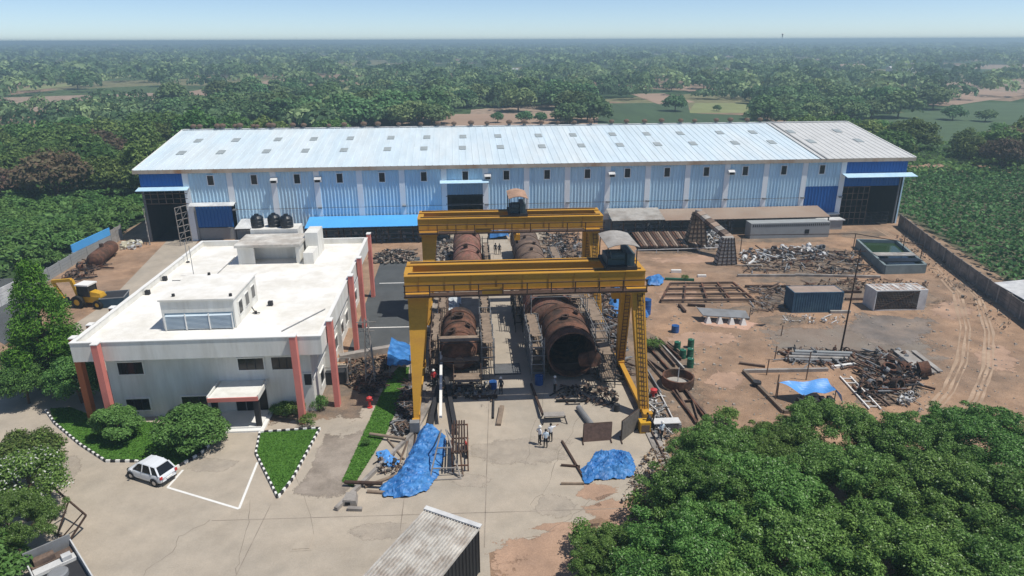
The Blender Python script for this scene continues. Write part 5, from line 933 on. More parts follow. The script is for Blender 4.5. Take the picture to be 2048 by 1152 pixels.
def car():
    p = (G(266,957)+G(312,972))/2; hdg = math.atan2((G(266,957)-G(312,972)).y,(G(266,957)-G(312,972)).x)
    n = Vector((-math.sin(hdg),math.cos(hdg),0)); c = p-n*.72 if n.y < 0 else p+n*.72
    t = thing('parked_car','white hatchback parked beside the black and white kerb','car',(c.x,c.y,0),hdg)   # local +x = forward
    # cross sections along x: (x, halfwidth, zbottom, zbelt) and roof profile
    secs = [(-1.86,.62,.42,.72),(-1.80,.76,.28,.92),(-1.45,.82,.22,.97),(-.6,.84,.2,.95),(.3,.84,.2,.92),(.95,.83,.2,.90),(1.45,.80,.22,.80),(1.78,.70,.28,.66),(1.88,.56,.36,.55)]
    b = MB(); vs = []; 
    for (x,w,zb,zt_) in secs:
        vs += [(x,-w*.9,zb),(x,-w,zb+.12),(x,-w*1.0,(zb+zt_)/2+.05),(x,-w*.93,zt_-.03),(x,-w*.8,zt_),(x,w*.8,zt_),(x,w*.93,zt_-.03),(x,w,(zb+zt_)/2+.05),(x,w,zb+.12),(x,w*.9,zb)]
    fs = [];  k = 10
    for i in range(len(secs)-1):
        for j in range(k): fs.append((i*k+j,i*k+(j+1)%k,(i+1)*k+(j+1)%k,(i+1)*k+j))
    fs += [tuple(range(k)),tuple(range(len(secs)*k-1,(len(secs)-1)*k-1,-1))]; b.add(vs,fs); o = b.build('body',CARW,t,smooth=True); md = o.modifiers.new('s','SUBSURF'); md.levels = 1; md.render_levels = 2
    # cabin: roof panel on glazed greenhouse
    gb = [(-1.70,.70,.93),(-1.0,.76,.95),(.0,.77,.94),(1.02,.72,.90)]; gtp = [(-1.30,.55,1.44),(-.75,.60,1.50),(-.05,.60,1.50),(.42,.56,1.44)]; b = MB(); vs = []
    for (a,c_) in zip(gb,gtp): vs += [(a[0],-a[1],a[2]),(c_[0],-c_[1],c_[2]),(c_[0],c_[1],c_[2]),(a[0],a[1],a[2])]
    fs = []
    for i in range(3):
        for j in range(3): fs.append((i*4+j,(i+1)*4+j,(i+1)*4+j+1,i*4+j+1))
    fs += [(0,1,2,3),(15,14,13,12)]; b.add(vs,fs); b.build('glazing',GLASS,t)
    b = MB(); R_ = [(x,w+.03,z+.015) for (x,w,z) in gtp]
    for i in range(3):
        a,c_ = R_[i],R_[i+1]; b.hexa([(a[0],-a[1],a[2]),(c_[0],-c_[1],c_[2]),(c_[0],c_[1],c_[2]),(a[0],a[1],a[2])],[(a[0],-a[1]+.06,a[2]+.05),(c_[0],-c_[1]+.06,c_[2]+.05),(c_[0],c_[1]-.06,c_[2]+.05),(a[0],a[1]-.06,a[2]+.05)])
    b.build('roof',CARW,t)
    for s_ in (-1,1):
        for (i,w_) in ((0,.12),(1,.07),(2,.06),(3,.08)):
            a = gb[i]; c_ = gtp[i]; b = MB(); b.bar((a[0],s_*(a[1]+.015),a[2]-.02),(c_[0],s_*(c_[1]+.02),c_[2]+.02),w_,.05); b.build('pillar',CARW,t)
        for x in (-1.18,1.22):
            b = MB(); b.lathe((x,s_*.68-.0,.3),(0,s_,0),[(0,0),(0,.3),(.17,.3),(.17,.19)],20); w = b.build('wheel',RUBB,t); b = MB(); b.lathe((x,s_*.83,.3),(0,s_,0),[(0,.19),(.02,.17),(.03,.05),(.03,0)],10); b.build('rim',CHROME,w)
            b = MB(); b.lathe((x,s_*.835,.32),(0,s_,0),[(0,.38),(.012,.38),(.012,.3),(0,.3)],20); b.build('wheel_arch',DARK,t)
        b = MB(); b.box(-1.88,-1.78,s_*.66-.1,s_*.66+.1,.68,.88); b.build('tail_light',REDP,t); b = MB(); b.hexa([(1.6,s_*.62-.12,.58),(1.84,s_*.55-.12,.56),(1.84,s_*.55+.08,.56),(1.6,s_*.66+.1,.58)],[(1.55,s_*.62-.1,.72),(1.78,s_*.55-.1,.68),(1.78,s_*.55+.06,.68),(1.55,s_*.66+.08,.72)]); b.build('headlight',GLASS,t)
        b = MB(); b.box(.78,.92,s_*.93-.08,s_*.93+.08,.93,1.05); b.build('wing_mirror',CARW,t)
    b = MB(); b.box(-1.93,-1.85,-.26,.26,.52,.63); b.build('number_plate',WHITE,t); b = MB(); b.box(-1.9,-1.84,-.6,.6,.3,.4); b.build('rear_bumper',DARK,t)
car()
t = thing('backhoe_loader','yellow backhoe loader with a white cab roof beside the left boundary','backhoe loader',G(187,612),math.radians(-12)); t.scale = (1.12,1.12,1.12)
b = MB(); b.box(-1.6,1.5,-.5,.5,.6,1.3); b.hexa([(.3,-.5,1.3),(1.5,-.45,1.3),(1.5,.45,1.3),(.3,.5,1.3)],[(.3,-.45,1.85),(1.4,-.38,1.65),(1.4,.38,1.65),(.3,.45,1.85)]); b.build('chassis',YEL2,t)
b = MB(); b.box(-1.0,.3,-.62,.62,1.3,2.55); c_ = b.build('cab',GLASS,t); b = MB(); b.box(-1.15,.45,-.75,.75,2.55,2.7); b.build('cab_roof',WHITE,c_)
for x in (-1.0,.3):
    for y in (-.63,.63): MB().bar((x,y,1.3),(x,y,2.55),.09).build('cab_post',DARK,c_)
for x,r_,y in ((-1.1,.72,.85),(1.25,.5,.8)):
    for s_ in (-1,1): b = MB(); b.lathe((x,s_*(y-.2),r_),(0,s_,0),[(0,0),(0,r_),(.36,r_),(.36,r_*.5)],18); w = b.build('wheel',RUBB,t); b = MB(); b.lathe((x,s_*(y+.13),r_),(0,s_,0),[(0,r_*.5),(.03,0)],12); b.build('rim',YEL2,w)
b = MB(); b.bar((-1.5,0,1.0),(-2.0,0,3.0),.34); b.bar((-2.0,0,3.0),(-4.4,.0,2.7),.32); b.build('boom',YEL2,t); b = MB(); b.bar((-4.4,0,2.7),(-3.3,-.1,.7),.26); b.build('dipper',YEL2,t); b = MB(); b.hexa([(-3.7,-.45,.05),(-2.8,-.45,.05),(-2.8,.35,.05),(-3.7,.35,.05)],[(-3.6,-.45,.8),(-3.1,-.45,.8),(-3.1,.35,.8),(-3.6,.35,.8)]); b.build('rear_bucket',DARK,t)
# ================================================================ containers, basin, sheds, walls, poles
def container(label,p,rz,L,m,cage=False):
    t = thing('container',label,'container',p,rz); Wd = 2.44; Hh = 2.6
    if not cage:
        def ribs(ax,c0,c1,fix):
            b = MB(); n = int((c1-c0)/.28)
            for i in range(n):
                a = c0+(c1-c0)*i/n; e = c0+(c1-c0)*(i+.5)/n; g2 = c0+(c1-c0)*(i+1)/n
                for (u0,u1,d0,d1) in ((a,e,0,0),(e,e+.04,0,.05),(e+.04,g2-.04,.05,.05),(g2-.04,g2,.05,0)):
                    s_ = 1 if fix > .5 else -1
                    if ax == 'x': b.quad((u0,fix-d0*s_,.15),(u1,fix-d1*s_,.15),(u1,fix-d1*s_,Hh-.12),(u0,fix-d0*s_,Hh-.12))
                    else: b.quad((fix-d0*s_,u0,.15),(fix-d1*s_,u1,.15),(fix-d1*s_,u1,Hh-.12),(fix-d0*s_,u0,Hh-.12))
            return b
        ribs('x',.1,L-.1,0.02).build('side_panel',m,t); ribs('x',.1,L-.1,Wd-.02).build('side_panel',m,t); ribs('y',.1,Wd-.1,.02).build('end_panel',m,t); ribs('y',.1,Wd-.1,L-.02).build('door',m,t)
        b = MB(); b.box(.05,L-.05,.05,Wd-.05,Hh-.1,Hh-.02); b.build('roof',mat('dusty_roof',(.36,.28,.23),.9,.2,.5),t); fm = m
    else:
        fm = WSHEET
        b = MB()
        for i in range(28): x = .1+i*(L-1.1)/28; b.box(x,x+.035,.02,.05,.15,Hh-.12)
        for k in range(10): z = .2+k*.24; b.box(.1,L-1.0,.055,.085,z,z+.03)
        b.build('mesh_front',CINT,t); b = MB(); b.bar((.1,-.01,.2),(L-1.0,-.01,Hh-.15),.09); b.bar((.1,.0,Hh-.15),(L-1.0,.0,.2),.09); b.build('cross_brace',DRUST,t)
        b = MB(); b.box(L-1.0,L-.1,0,.06,.15,Hh-.12); b.build('door_panel',WSHEET,t); b = MB(); b.box(.1,L-.1,Wd-.06,Wd,.15,Hh-.12); b.build('rear_panel',BROWN,t); b = MB(); b.box(0,.05,.1,Wd-.1,.15,Hh-.12); b.build('end_panel',WSHEET,t); b = MB(); b.box(L-.05,L,.1,Wd-.1,.15,Hh-.12); b.build('end_panel',WSHEET,t)
        b = MB(); b.box(.05,L-.05,.05,Wd-.05,Hh-.1,Hh-.04); b.build('roof',mat('rusty_white',(.62,.6,.57),.7,.2,1,col2=(.33,.2,.13),mixs=1.3),t)
        b = MB()
        for i in range(9): x = .6+i*.6; b.box(x,x+.07,.1,Wd-.1,Hh-.035,Hh+.02)
        b.build('roof_rib',WSHEET,t); b = MB()
        for i in range(10): b.box(.3+i*.45,.65+i*.45,.5,1.9,.16,.5+.9*random.random())
        b.build('stored_parts',DARK,t)
    b = MB()
    for x in (0,L-.12):
        for y in (0,Wd-.12): b.box(x-.003,x+.123,y-.003,y+.123,0,Hh)
    for z in (0,Hh-.12):
        for y in (-.002,Wd-.118): b.box(.12,L-.12,y,y+.12,z+.002,z+.12)
        for x in (-.002,L-.118): b.box(x,x+.12,.12,Wd-.12,z+.002,z+.12)
    b.build('corner_frame',fm,t); return t
p = G(1583,626); container('dark blue corrugated container with a dusty roof on the dirt yard',(p.x,p.y,0),math.radians(-2),6.06,CONTB)
p = G(1746,622); container('white container frame with a mesh front and crossed braces',(p.x,p.y,0),math.radians(-1),6.4,WSHEET,True)
# water basin with pipe frame
t = thing('water_basin','concrete water basin with green water in the back of the dirt yard','basin',(0,0,0)); q = pxs([(1712,494),(1768,548),(1848,546),(1790,496)]); W2 = .35; Hb = 1.3; b = MB()
for i in range(4):
    a = q[i]; e = q[(i+1)%4]; b.bar(Vector((a.x,a.y,Hb/2)),Vector((e.x,e.y,Hb/2)),W2,Hb+.01*i)
b.build('basin_wall',mat('blue_grey_concrete',(.19,.235,.24),.85,.25,.7),t); ins = [Vector((p.x,p.y,0)).lerp(sum(q,Vector())/4,.05) for p in q]; b = MB(); b.add([(p.x,p.y,.85) for p in ins],[(0,1,2,3)]); b.build('water',WATER,t)
m1 = q[0].lerp(q[1],.62); m2 = q[3].lerp(q[2],.62); b = MB(); b.bar(Vector((m1.x,m1.y,1.34)),Vector((m2.x,m2.y,1.34)),1.6,.1); b.build('cover_slab',SHEET,t); b = MB(); m1 = q[0].lerp(q[1],.83); m2 = q[3].lerp(q[2],.83); b.bar(Vector((m1.x,m1.y,1.32)),Vector((m2.x,m2.y,1.32)),1.5,.04); b.build('dark_opening',BLACK,t)
t = thing('pipework','tall thin rusty pipe frame standing round the water basin','pipe frame',(0,0,0)); b = MB(); f0 = G(1705,505); f1 = G(1838,530); f2 = G(1803,510); z = 3.0; A = Vector((f0.x,f0.y,z)); B = Vector((f1.x,f1.y,z))
b.bar(A,B,.1); b.bar(f1,B,.1); b.bar(f2,Vector((f2.x,f2.y,z)),.09); C_ = G(1480,508); b.bar(Vector((C_.x,C_.y,z)),A,.1); b.bar(C_,Vector((C_.x,C_.y,z)),.09); b.bar(f0,A,.09); b.build('frame',DRUST,t)
t = thing('tall_pole','tall thin rusty pole standing alone in the dirt yard','pole',G(1681,705)); h_ = GY(1701,498,G(1681,705).y).z; b = MB(); b.tube((0,0,0),(.12,0,h_*.55),.10,8,r1=.08,cap=False); b.tube((.12,0,h_*.55),(.18,0,h_),.08,8,r1=.05); b.build('pole',DRUST,t); b = MB(); b.bar((-.5,0,h_-.3),(.8,0,h_-.25),.07); b.build('cross_arm',DRUST,t)
def precast(a,e,label,h=2.1,m=PRECAST,step=2.6,top=None):
    t = thing('boundary_wall',label,'boundary wall',(a.x,a.y,0)); d = e-a; L = Vector((d.x,d.y,0)).length; n = max(1,int(L/step)); rz = math.atan2(d.y,d.x); t.rotation_euler = (0,0,rz)
    b = MB()
    for i in range(n):
        x = L*i/n; x2 = L*(i+1)/n
        for k in range(4): b.box(x+.09,x2-.09,-.04,.04,k*h/4+.01,(k+1)*h/4-.02)
    b.build('panels',m,t); b = MB()
    for i in range(n+1): x = L*i/n; b.box(x-.09,x+.09,-.11,.11,0,h+.08)
    tag(b.build('posts',CONCW if m is PRECAST else m,t))
    if top: MB().box(0,L,-.06,.06,h,h+top[0]).build('sheet_fence',top[1],t)
    return t
precast(G(1797,452),G(1900,535),'dark precast concrete boundary wall between the dirt yard and the crop field, far section'); precast(G(1900,535),G(2120,700),'dark precast concrete boundary wall at the right edge, near section beside the sheet roofed shed')
precast(G(-80,655),G(75,575),'white sheet boundary fence at the far left edge of the picture',1.6,WSHEET,2.2,(.6,WSHEET)); precast(G(75,575),G(165,520),'grey boundary wall at the left, behind the pointed tree',1.7,BLOCK,2.6)
precast(G(150,528),G(225,490),'grey boundary wall topped with bright blue sheet at the left',1.7,BLOCK,2.6,(1.2,MBLUE)); precast(G(225,490),G(245,478),'short pale wall end at the upper left beside the blue fence',2.4,SHEET,1.5)
t = thing('guard_shed','small shed with a pale sheet roof at the right edge','shed',(0,0,0)); a = G(1988,600); e = G(2120,680); d = (e-a).normalized(); nn = Vector((-d.y,d.x,0)); nn = nn if nn.x > 0 else -nn
b = MB(); L = (e-a).length
for k in range(6): s_ = a+d*(L*k/6); b.bar(s_,s_+Vector((0,0,2.0)),.16)
b.build('post',CONCW,t); b = MB(); w0 = a+nn*.5; w1 = e+nn*.5; b.bar(w0+Vector((0,0,.95)),w1+Vector((0,0,.95)),.12,1.9); b.build('wall',BLOCK,t)
b = MB(); z = Vector((0,0,2.15)); q = [a-nn*.3-d*.3+z,e-nn*.3+z,e+nn*3.4+z+Vector((0,0,.5)),a+nn*3.4-d*.3+z+Vector((0,0,.5))]; b.hexa(q,[p+Vector((0,0,.08)) for p in q]); b.build('roof',WSHEET,t)
# bund slab and power mast by the office
pbar('concrete_bund','pale concrete slab wall between the asphalt lane and the scrap pile beside the office','bund',(680,722),(800,700),.35,CONCW,None,True,.35,.35)
t = thing('lattice_mast','pale lattice steel mast between the office and the front crane','lattice mast',G(742,765)); b = MB(); h_ = 6.6
for s_ in ((-1,-1),(1,-1),(1,1),(-1,1)): b.bar((s_[0]*.45,s_[1]*.45,0),(s_[0]*.14,s_[1]*.14,h_),.07)
b.build('leg_angles',CONCW,t); b = MB()
for k in range(9):
    z = h_*k/9; z2 = h_*(k+1)/9; w = .45-.31*k/9; w2 = .45-.31*(k+1)/9
    for s_ in ((-1,-1,1,-1),(1,-1,1,1),(1,1,-1,1),(-1,1,-1,-1)): b.bar((s_[0]*w,s_[1]*w,z),(s_[2]*w2,s_[3]*w2,z2),.045)
b.build('lacing',GREY,t); b = MB(); b.bar((-.9,0,h_-.3),(.9,0,h_-.3),.07); b.bar((-.7,0,h_-1.2),(.7,0,h_-1.2),.06); b.build('cross_arm',CONCW,t)
t = thing('machine_housing','dark machine under a pale frame between the office wall and the scrap pile','machine',G(672,770)); b = MB(); b.box(-1.0,1.0,0,1.6,.1,1.3); b.build('housing',DARK,t); b = MB()
for x in (-1.2,1.2):
    for y in (-.1,1.9): b.bar((x,y,0),(x,y,1.9),.08)
for (p0,p1) in (((-1.2,-.1,1.9),(1.2,-.1,1.9)),((-1.2,1.9,1.9),(1.2,1.9,1.9)),((-1.2,-.1,1.9),(-1.2,1.9,1.9)),((1.2,-.1,1.9),(1.2,1.9,1.9))): b.bar(p0,p1,.07)
b.build('frame',CONCW,t); MB().box(-1.2,.2,1.0,1.9,1.93,1.97).build('sheet_cover',SHEET,t)
t = thing('fire_hydrant','red fire hydrant post beside the grass strip','hydrant',G(740,815)); b = MB(); b.lathe((0,0,0),(0,0,1),[(0,.25),(.08,.25),(.1,.12),(.8,.12),(.85,.24),(1.0,.26),(1.12,.1),(1.14,0)],14); b.build('body',REDP,t); MB().tube((-.3,0,.75),(.3,0,.75),.07,8).build('outlet',REDP,t)
t = thing('fire_hydrant','red fire hydrant right of the front crane leg','hydrant',G(1306,800)); b = MB(); b.lathe((0,0,0),(0,0,1),[(0,.25),(.08,.25),(.1,.12),(.8,.12),(.85,.3),(1.1,.32),(1.2,.1),(1.22,0)],14); b.build('body',REDP,t); MB().tube((-.3,0,.75),(.3,0,.75),.07,8).build('outlet',REDP,t)
t = thing('horizontal_tank','rusty horizontal tank lying by the blue fence at the left','tank',G(192,535),math.atan2((G(240,495)-G(192,535)).y,(G(240,495)-G(192,535)).x)-HP); b = MB(); b.lathe((0,0,1.1),(0,1,0),[(-.4,0),(-.3,.6),(0,1.05),(7,1.05),(7.3,.6),(7.4,0)],20); b.build('shell',RUST,t); b = MB(); b.box(-.9,.9,1.2,1.6,0,.7); b.box(-.9,.9,5.2,5.6,0,.7); b.build('cradle',DRUST,t); MB().tube((0,3.5,2.0),(0,3.5,2.6),.3,12).build('manhole',DRUST,t)
# ================================================================ steelwork around the dirt yard
def stuffpile(label,poly,n,size,mats,hmax,seed=0,name='scrap_pile',cat='scrap pile',longs=.5):
    r = random.Random(seed); P_ = [(p[0],p[1]) for p in poly]; xs = [p[0] for p in P_]; ys = [p[1] for p in P_]; b = MB(); c = 0; cx = sum(xs)/len(xs); cy = sum(ys)/len(ys)
    while c < n:
        x = r.uniform(min(xs),max(xs)); y = r.uniform(min(ys),max(ys))
        if not inpoly(x,y,P_): continue
        c += 1; u = 1-min(1,math.hypot((x-cx)/((max(xs)-min(xs))*.5+.01),(y-cy)/((max(ys)-min(ys))*.5+.01))); z = r.random()*hmax*(.25+u); mi = r.randrange(len(mats)); s_ = size*r.uniform(.4,1.6); a = r.uniform(0,PI)
        if r.random() < longs:
            L = s_*r.uniform(2,5); d = Vector((math.cos(a),math.sin(a),r.uniform(-.12,.12)))*L/2; p = Vector((x,y,z+.1)); b.bar(p-d,p+d,s_*.22,s_*.22*r.uniform(.4,1.2),mi)
        elif r.random() < .3: d = Vector((r.uniform(-1,1),r.uniform(-1,1),r.uniform(-.3,.6))).normalized(); b.lathe(Vector((x,y,z+.2)),d,[(0,s_*.35),(0,s_*.45),(s_*.6,s_*.45),(s_*.6,s_*.35),(0,s_*.35)],10,mi)
        else:
            q = [Vector((x+r.uniform(-s_,s_)*.5,y+r.uniform(-s_,s_)*.5,z+r.uniform(0,.15))) for _ in range(4)]; h_ = Vector((r.uniform(-.1,.1),r.uniform(-.1,.1),s_*r.uniform(.2,.6))); q.sort(key=lambda p: math.atan2(p.y-y,p.x-x)); b.hexa(q,[p+h_ for p in q],mi)
    o = b.build(name,mats,None,True,loc=(cx,cy,0)); return tag(o,label,cat,None,'stuff')
SM = [BROWN,DARK,BROWN,GREY,RUST,STONE,DRUST]
for i,(lb,pl,n,s_,ms,h_,lg) in enumerate((
 ('tangled heap of dark and pale steel scrap left of the water basin',[(1480,548),(1490,512),(1600,502),(1712,505),(1745,548),(1700,552),(1560,545)],420,.42,SM,.45,.85),
 ('pale rubble and stones in front of the scrap, above the containers',[(1600,566),(1720,558),(1860,566),(1850,580),(1640,584)],260,.3,[STONE,BROWN,DARKD,RUST],.2,.3),
 ('pile of pale steel offcuts on a plate in front of the brown lean-to',[(1400,500),(1410,466),(1440,462),(1450,500)],160,.45,[WSHEET,GREY,DARK],1.2,.4),
 ('heap of sheets and offcuts with white plates before the block room',[(1480,528),(1485,505),(1640,492),(1655,520)],150,.7,[WSHEET,GREY,BROWN],.6,.4),
 ('heap of rusty rings and parts right of the blue canopy',[(1715,790),(1725,735),(1790,722),(1850,745),(1840,775),(1790,800)],230,.5,[BROWN,DARK,RUST,GREY,DRUST],.7,.45),
 ('loose bars and offcuts on the ground above the blue canopy',[(1560,722),(1580,700),(1800,705),(1830,730),(1700,740)],190,.45,[BROWN,DARK,RUST,GREY],.3,.8),
 ('small pale rubble heap left of the white steel ladders',[(1790,812),(1800,790),(1830,785),(1838,800),(1815,815)],60,.4,[STONE,WSHEET],.5,.1),
 ('jumble of pipes and offcuts along the right crane rail',[(1200,700),(1190,600),(1170,560),(1200,550),(1235,640),(1260,760),(1225,770)],460,.5,[GREY,DARK,DRUST,BROWN,BROWN],.9,.6),
 ('clutter of stone, bottles and scrap at the foot of the right crane leg',[(1290,860),(1285,780),(1310,790),(1345,870),(1330,885)],190,.35,[WSHEET,STONE,DARK,GREY],.5,.3),
 ('oily clutter of chains and offcuts in front of the open ended vessel',[(1110,800),(1115,775),(1190,770),(1240,790),(1230,812),(1180,812)],150,.3,[DARK,DRUST,BROWN],.3,.4),
 ('stored rails and offcuts along the left crane rail below the shelter',[(792,850),(812,765),(828,760),(824,850),(812,872),(788,868)],240,.35,[GREY,BROWN,DRUST,DARK],.25,.85),
 ('brown scrap and timber heap beside the asphalt lane and lattice mast',[(690,770),(695,725),(790,712),(780,752),(745,800)],330,.35,[BROWN,DARKD,DARK,RUST],.45,.5),
 ('stacked short logs and offcuts at the top end of the asphalt lane',[(752,528),(760,503),(828,503),(830,527)],260,.45,[BROWN,STONE,DARK],.8,.4),
 ('clutter at the back of the vessel bays below the rear crane',[(1085,515),(1090,468),(1165,468),(1165,520)],240,.5,[DARK,GREY,BROWN,BROWN],.7,.5),
 ('clutter of small parts left of the reddish vessels',[(868,525),(872,470),(905,468),(903,520)],150,.45,[STONE,GREY,DARK,BROWN],.4,.4),
 ('scrap and tyres along the left boundary behind the backhoe loader',[(125,560),(150,540),(200,510),(215,530),(170,560)],150,.5,[DARK,BROWN,RUST],.7,.3),
 ('pale sacks heaped beside the rusty tank at the upper left',[(240,502),(250,488),(283,486),(285,497)],60,.6,[WSHEET,mat('sack',(.6,.56,.42),.9,.2,1)],.6,0),
 ('scattered stones and offcuts right of the rusty grid frame',[(1500,625),(1510,575),(1580,570),(1580,620)],110,.4,[BROWN,GREY,BROWN],.3,.8),
 ('rubble strewn along the boundary wall of the dirt yard',[(1790,470),(1830,480),(1960,580),(2040,660),(2010,665),(1900,580),(1800,500)],240,.25,[STONE,BROWN],.15,.1),
 ('small stones and offcuts below the domed vessel scaffolds',[(862,770),(865,640),(885,640),(884,770)],140,.35,[STONE,DARK,GREY],.4,.5),
 ('oily parts strewn round the base of the domed vessel',[(890,800),(890,768),(985,768),(990,800)],120,.3,[DARK,BROWN,GREY],.3,.5),
 ('dark rubbish at the right of the low wall beside the faded tarpaulin',[(745,945),(760,915),(815,930),(800,950)],80,.3,[DARK,BROWN,STONE],.3,.3),
 ('dry litter and stones along the red soil verge',[(1240,1000),(1300,900),(1350,880),(1340,960),(1270,1040)],260,.2,[STONE,BROWN,mat('dry_leaf',(.28,.18,.1),.9,.3,2)],.12,.2),
 ('litter of stones in front of the dark blue container',[(1560,650),(1565,632),(1700,632),(1690,650)],80,.25,[STONE,WSHEET],.12,.2))):
    stuffpile(lb,pxs(pl),n,s_,ms,h_,i,longs=lg)
r = np.random.default_rng(77); b = MB()
for k in range(900):   # stones scattered over the dirt
    px,py = r.uniform(1290,2040),r.uniform(560,860); p = G(px,py); s_ = .05+.13*r.random()**3
    if inpoly(p.x,p.y,[(-62,10),(60,10),(66,60),(68,75),(79,116)]+[(17,112)]) or 1: b.hexa([(p.x-s_,p.y-s_*.7,0),(p.x+s_,p.y-s_,0),(p.x+s_*.8,p.y+s_,0),(p.x-s_,p.y+s_*.6,0)],[(p.x-s_*.6,p.y-s_*.5,s_*.9),(p.x+s_*.5,p.y-s_*.6,s_),(p.x+s_*.6,p.y+s_*.6,s_*.8),(p.x-s_*.5,p.y+s_*.5,s_)],0)
tag(b.build('stones',STONE),'small stones scattered over the brown dirt yard','stones',None,'stuff')
# billet rack: long bars on supports
gl = 'steel billets lying on the rack before the grey lean-to'
for i in range(24):
    px = 1270+i*5.0; a = G(px+14,503); e = G(px-6,474); z = .75+(i%3)*.03; bars('steel_billet','rusty steel billet lying on the low rack in front of the grey lean-to','billet',((a.x,a.y,z),(e.x,e.y,z+.05)),.13+.04*(i%2),(RUST,BROWN,BSHEET,DRUST)[(i*5)%4],gl)
t = thing('billet_rack','low pale rail rack carrying the rusty billets before the grey lean-to','rack',(0,0,0)); a = G(1270,508); e = G(1440,503); b = MB(); b.bar(Vector((a.x,a.y,.62)),Vector((e.x,e.y,.62)),.1); b.build('front_rail',WSHEET,t)
for k in range(5): p = a.lerp(e,k/4); MB().bar((p.x,p.y,0),(p.x,p.y,.56),.1).build('rack_leg',WSHEET,t)
a = G(1262,478); e = G(1400,474); b = MB(); b.bar(Vector((a.x,a.y,.6)),Vector((e.x,e.y,.6)),.1); b.build('rear_rail',BROWN,t)
# brown tapered lattice towers with the inclined conveyor
def hopper(label,px,py,pyt,wb,wt,m,Y=None):
    p = G(px,py); t = thing('tapered_tower',label,'tower',p); h_ = GY(px,pyt,p.y).z; b = MB(); b.hexa([(-wb,-wb*.5,0),(wb,-wb*.5,0),(wb,wb*.5,0),(-wb,wb*.5,0)],[(-wt,-wt*.5,h_),(wt,-wt*.5,h_),(wt,wt*.5,h_),(-wt,wt*.5,h_)]); b.build('shell',m,t)
    b = MB()
    for k in range(8):
        z = h_*(k+.3)/8; w = wb+(wt-wb)*(k+.3)/8; b.box(-w-.06,w+.06,-w*.5-.06,w*.5+.06,z,z+.1)
    b.build('band',DRUST,t); b = MB()
    for u in (-1,-.5,0,.5,1): b.bar((wb*u,-wb*.5-.05,0),(wt*u,-wt*.5-.05,h_),.08)
    b.build('rib',DRUST,t); return t,h_
t1,h1 = hopper('taller brown ribbed tapered tower in front of the brown lean-to',1390,492,424,1.75,.75,mat('tan_plate',(.27,.205,.15),.85,.25,.8,col2=(.19,.14,.1))); MB().lathe((0,-.3,h1),(0,0,1),[(0,.6),(.4,.55),(.5,0)],10).build('tower_head',CONCW,t1)
t2,h2 = hopper('shorter beige tapered tower right of the tall ribbed one',1450,528,474,1.5,.8,SHEET); 
t = thing('conveyor','inclined covered conveyor between the two tapered towers','conveyor',(0,0,0)); A = GY(1398,425,101); B = GY(1462,478,96); n = 7; d = (B-A)
for i in range(n): b = MB(); b.bar(A+d*(i/n),A+d*((i+.92)/n),1.5,.5); b.build('cover_panel',(BSHEET,SHEET,BROWN)[i%3],t)
b = MB(); b.bar(A-Vector((0,0,.4)),B-Vector((0,0,.4)),1.3,.15); b.build('belt_frame',DRUST,t)
# rusty grid frame on the ground
t = thing('grid_frame','large rusty steel grid frame lying flat in the dirt yard','steel frame',(0,0,0)); q = pxs([(1318,590),(1330,603),(1500,603),(1455,570),(1350,571)]); A,B,C_,D = q[0],q[2],q[3],q[4]
A = G(1322,606); B = G(1506,604); D = G(1340,572); C_ = G(1465,570); Z = Vector((0,0,.35)); b = MB()
for k in range(4): b.bar(A.lerp(D,k/3)+Z,B.lerp(C_,k/3)+Z,.22,.3)
b.build('long_beam',BROWN,t); b = MB()
for k in range(5): b.bar(A.lerp(B,k/4)+Z*.99,D.lerp(C_,k/4)+Z*.99,.2,.26)
b.build('cross_beam',RUST,t)
t = thing('sheet_stack','dark sheet lying on a row of white blocks in the dirt yard','sheet',G(1450,650)); b = MB(); a = G(1405,645)-t.location; e = G(1498,650)-t.location; b.hexa([a+Vector((0,0,.8)),e+Vector((0,0,.75)),e+Vector((.1,1.6,1.05)),a+Vector((-.2,1.8,1.1))],[a+Vector((0,0,.9)),e+Vector((0,0,.85)),e+Vector((.1,1.6,1.15)),a+Vector((-.2,1.8,1.2))]); b.build('top_sheet',GREY,t)
for k in range(4): p = a.lerp(e,.12+k*.25); b = MB(); b.hexa([(p.x-.35,p.y-.3,0),(p.x+.35,p.y-.3,0),(p.x+.35,p.y+.4,0),(p.x-.35,p.y+.4,0)],[(p.x-.12,p.y-.1,.74),(p.x+.12,p.y-.1,.74),(p.x+.12,p.y+.3,.74),(p.x-.12,p.y+.3,.74)]); b.build('support_block',WHITE,t)
softsheet('pink_sand',pxs([(1395,650),(1500,662),(1528,648),(1500,640),(1400,640)]),.018,mat('pink_dust',(.52,.33,.24),.95,.15,.6))
def oil(name,label,px,py,r_,h_,m,gr=None,lid=None):
    t = thing(name,label,'drum',G(px,py),0,gr); b = MB(); b.lathe((0,0,0),(0,0,1),[(0,0),(0,r_),(h_*.33,r_),(h_*.34,r_*1.05),(h_*.36,r_),(h_*.66,r_),(h_*.67,r_*1.05),(h_*.69,r_),(h_,r_),(h_-.02,r_*.92),(h_-.02,0)],16); b.build('shell',m,t); MB().tube((r_*.5,0,h_-.02),(r_*.5,0,h_+.04),.05,6).build('bung',lid or CHROME,t); return t
for i,(px,py,lb) in enumerate(((1354,700,'green drum standing left and behind the others near the rusty beams'),(1365,716,'green drum in the middle row of the drum group, left one'),(1380,714,'green drum in the middle row of the drum group, right one'),(1381,695,'green drum with a pale top at the back of the group'),(1380,734,'green drum nearest the big rusty ring'))): oil('drum',lb,px,py,.34,.95,GREEN,'green drums beside the rusty ring',WHITE)
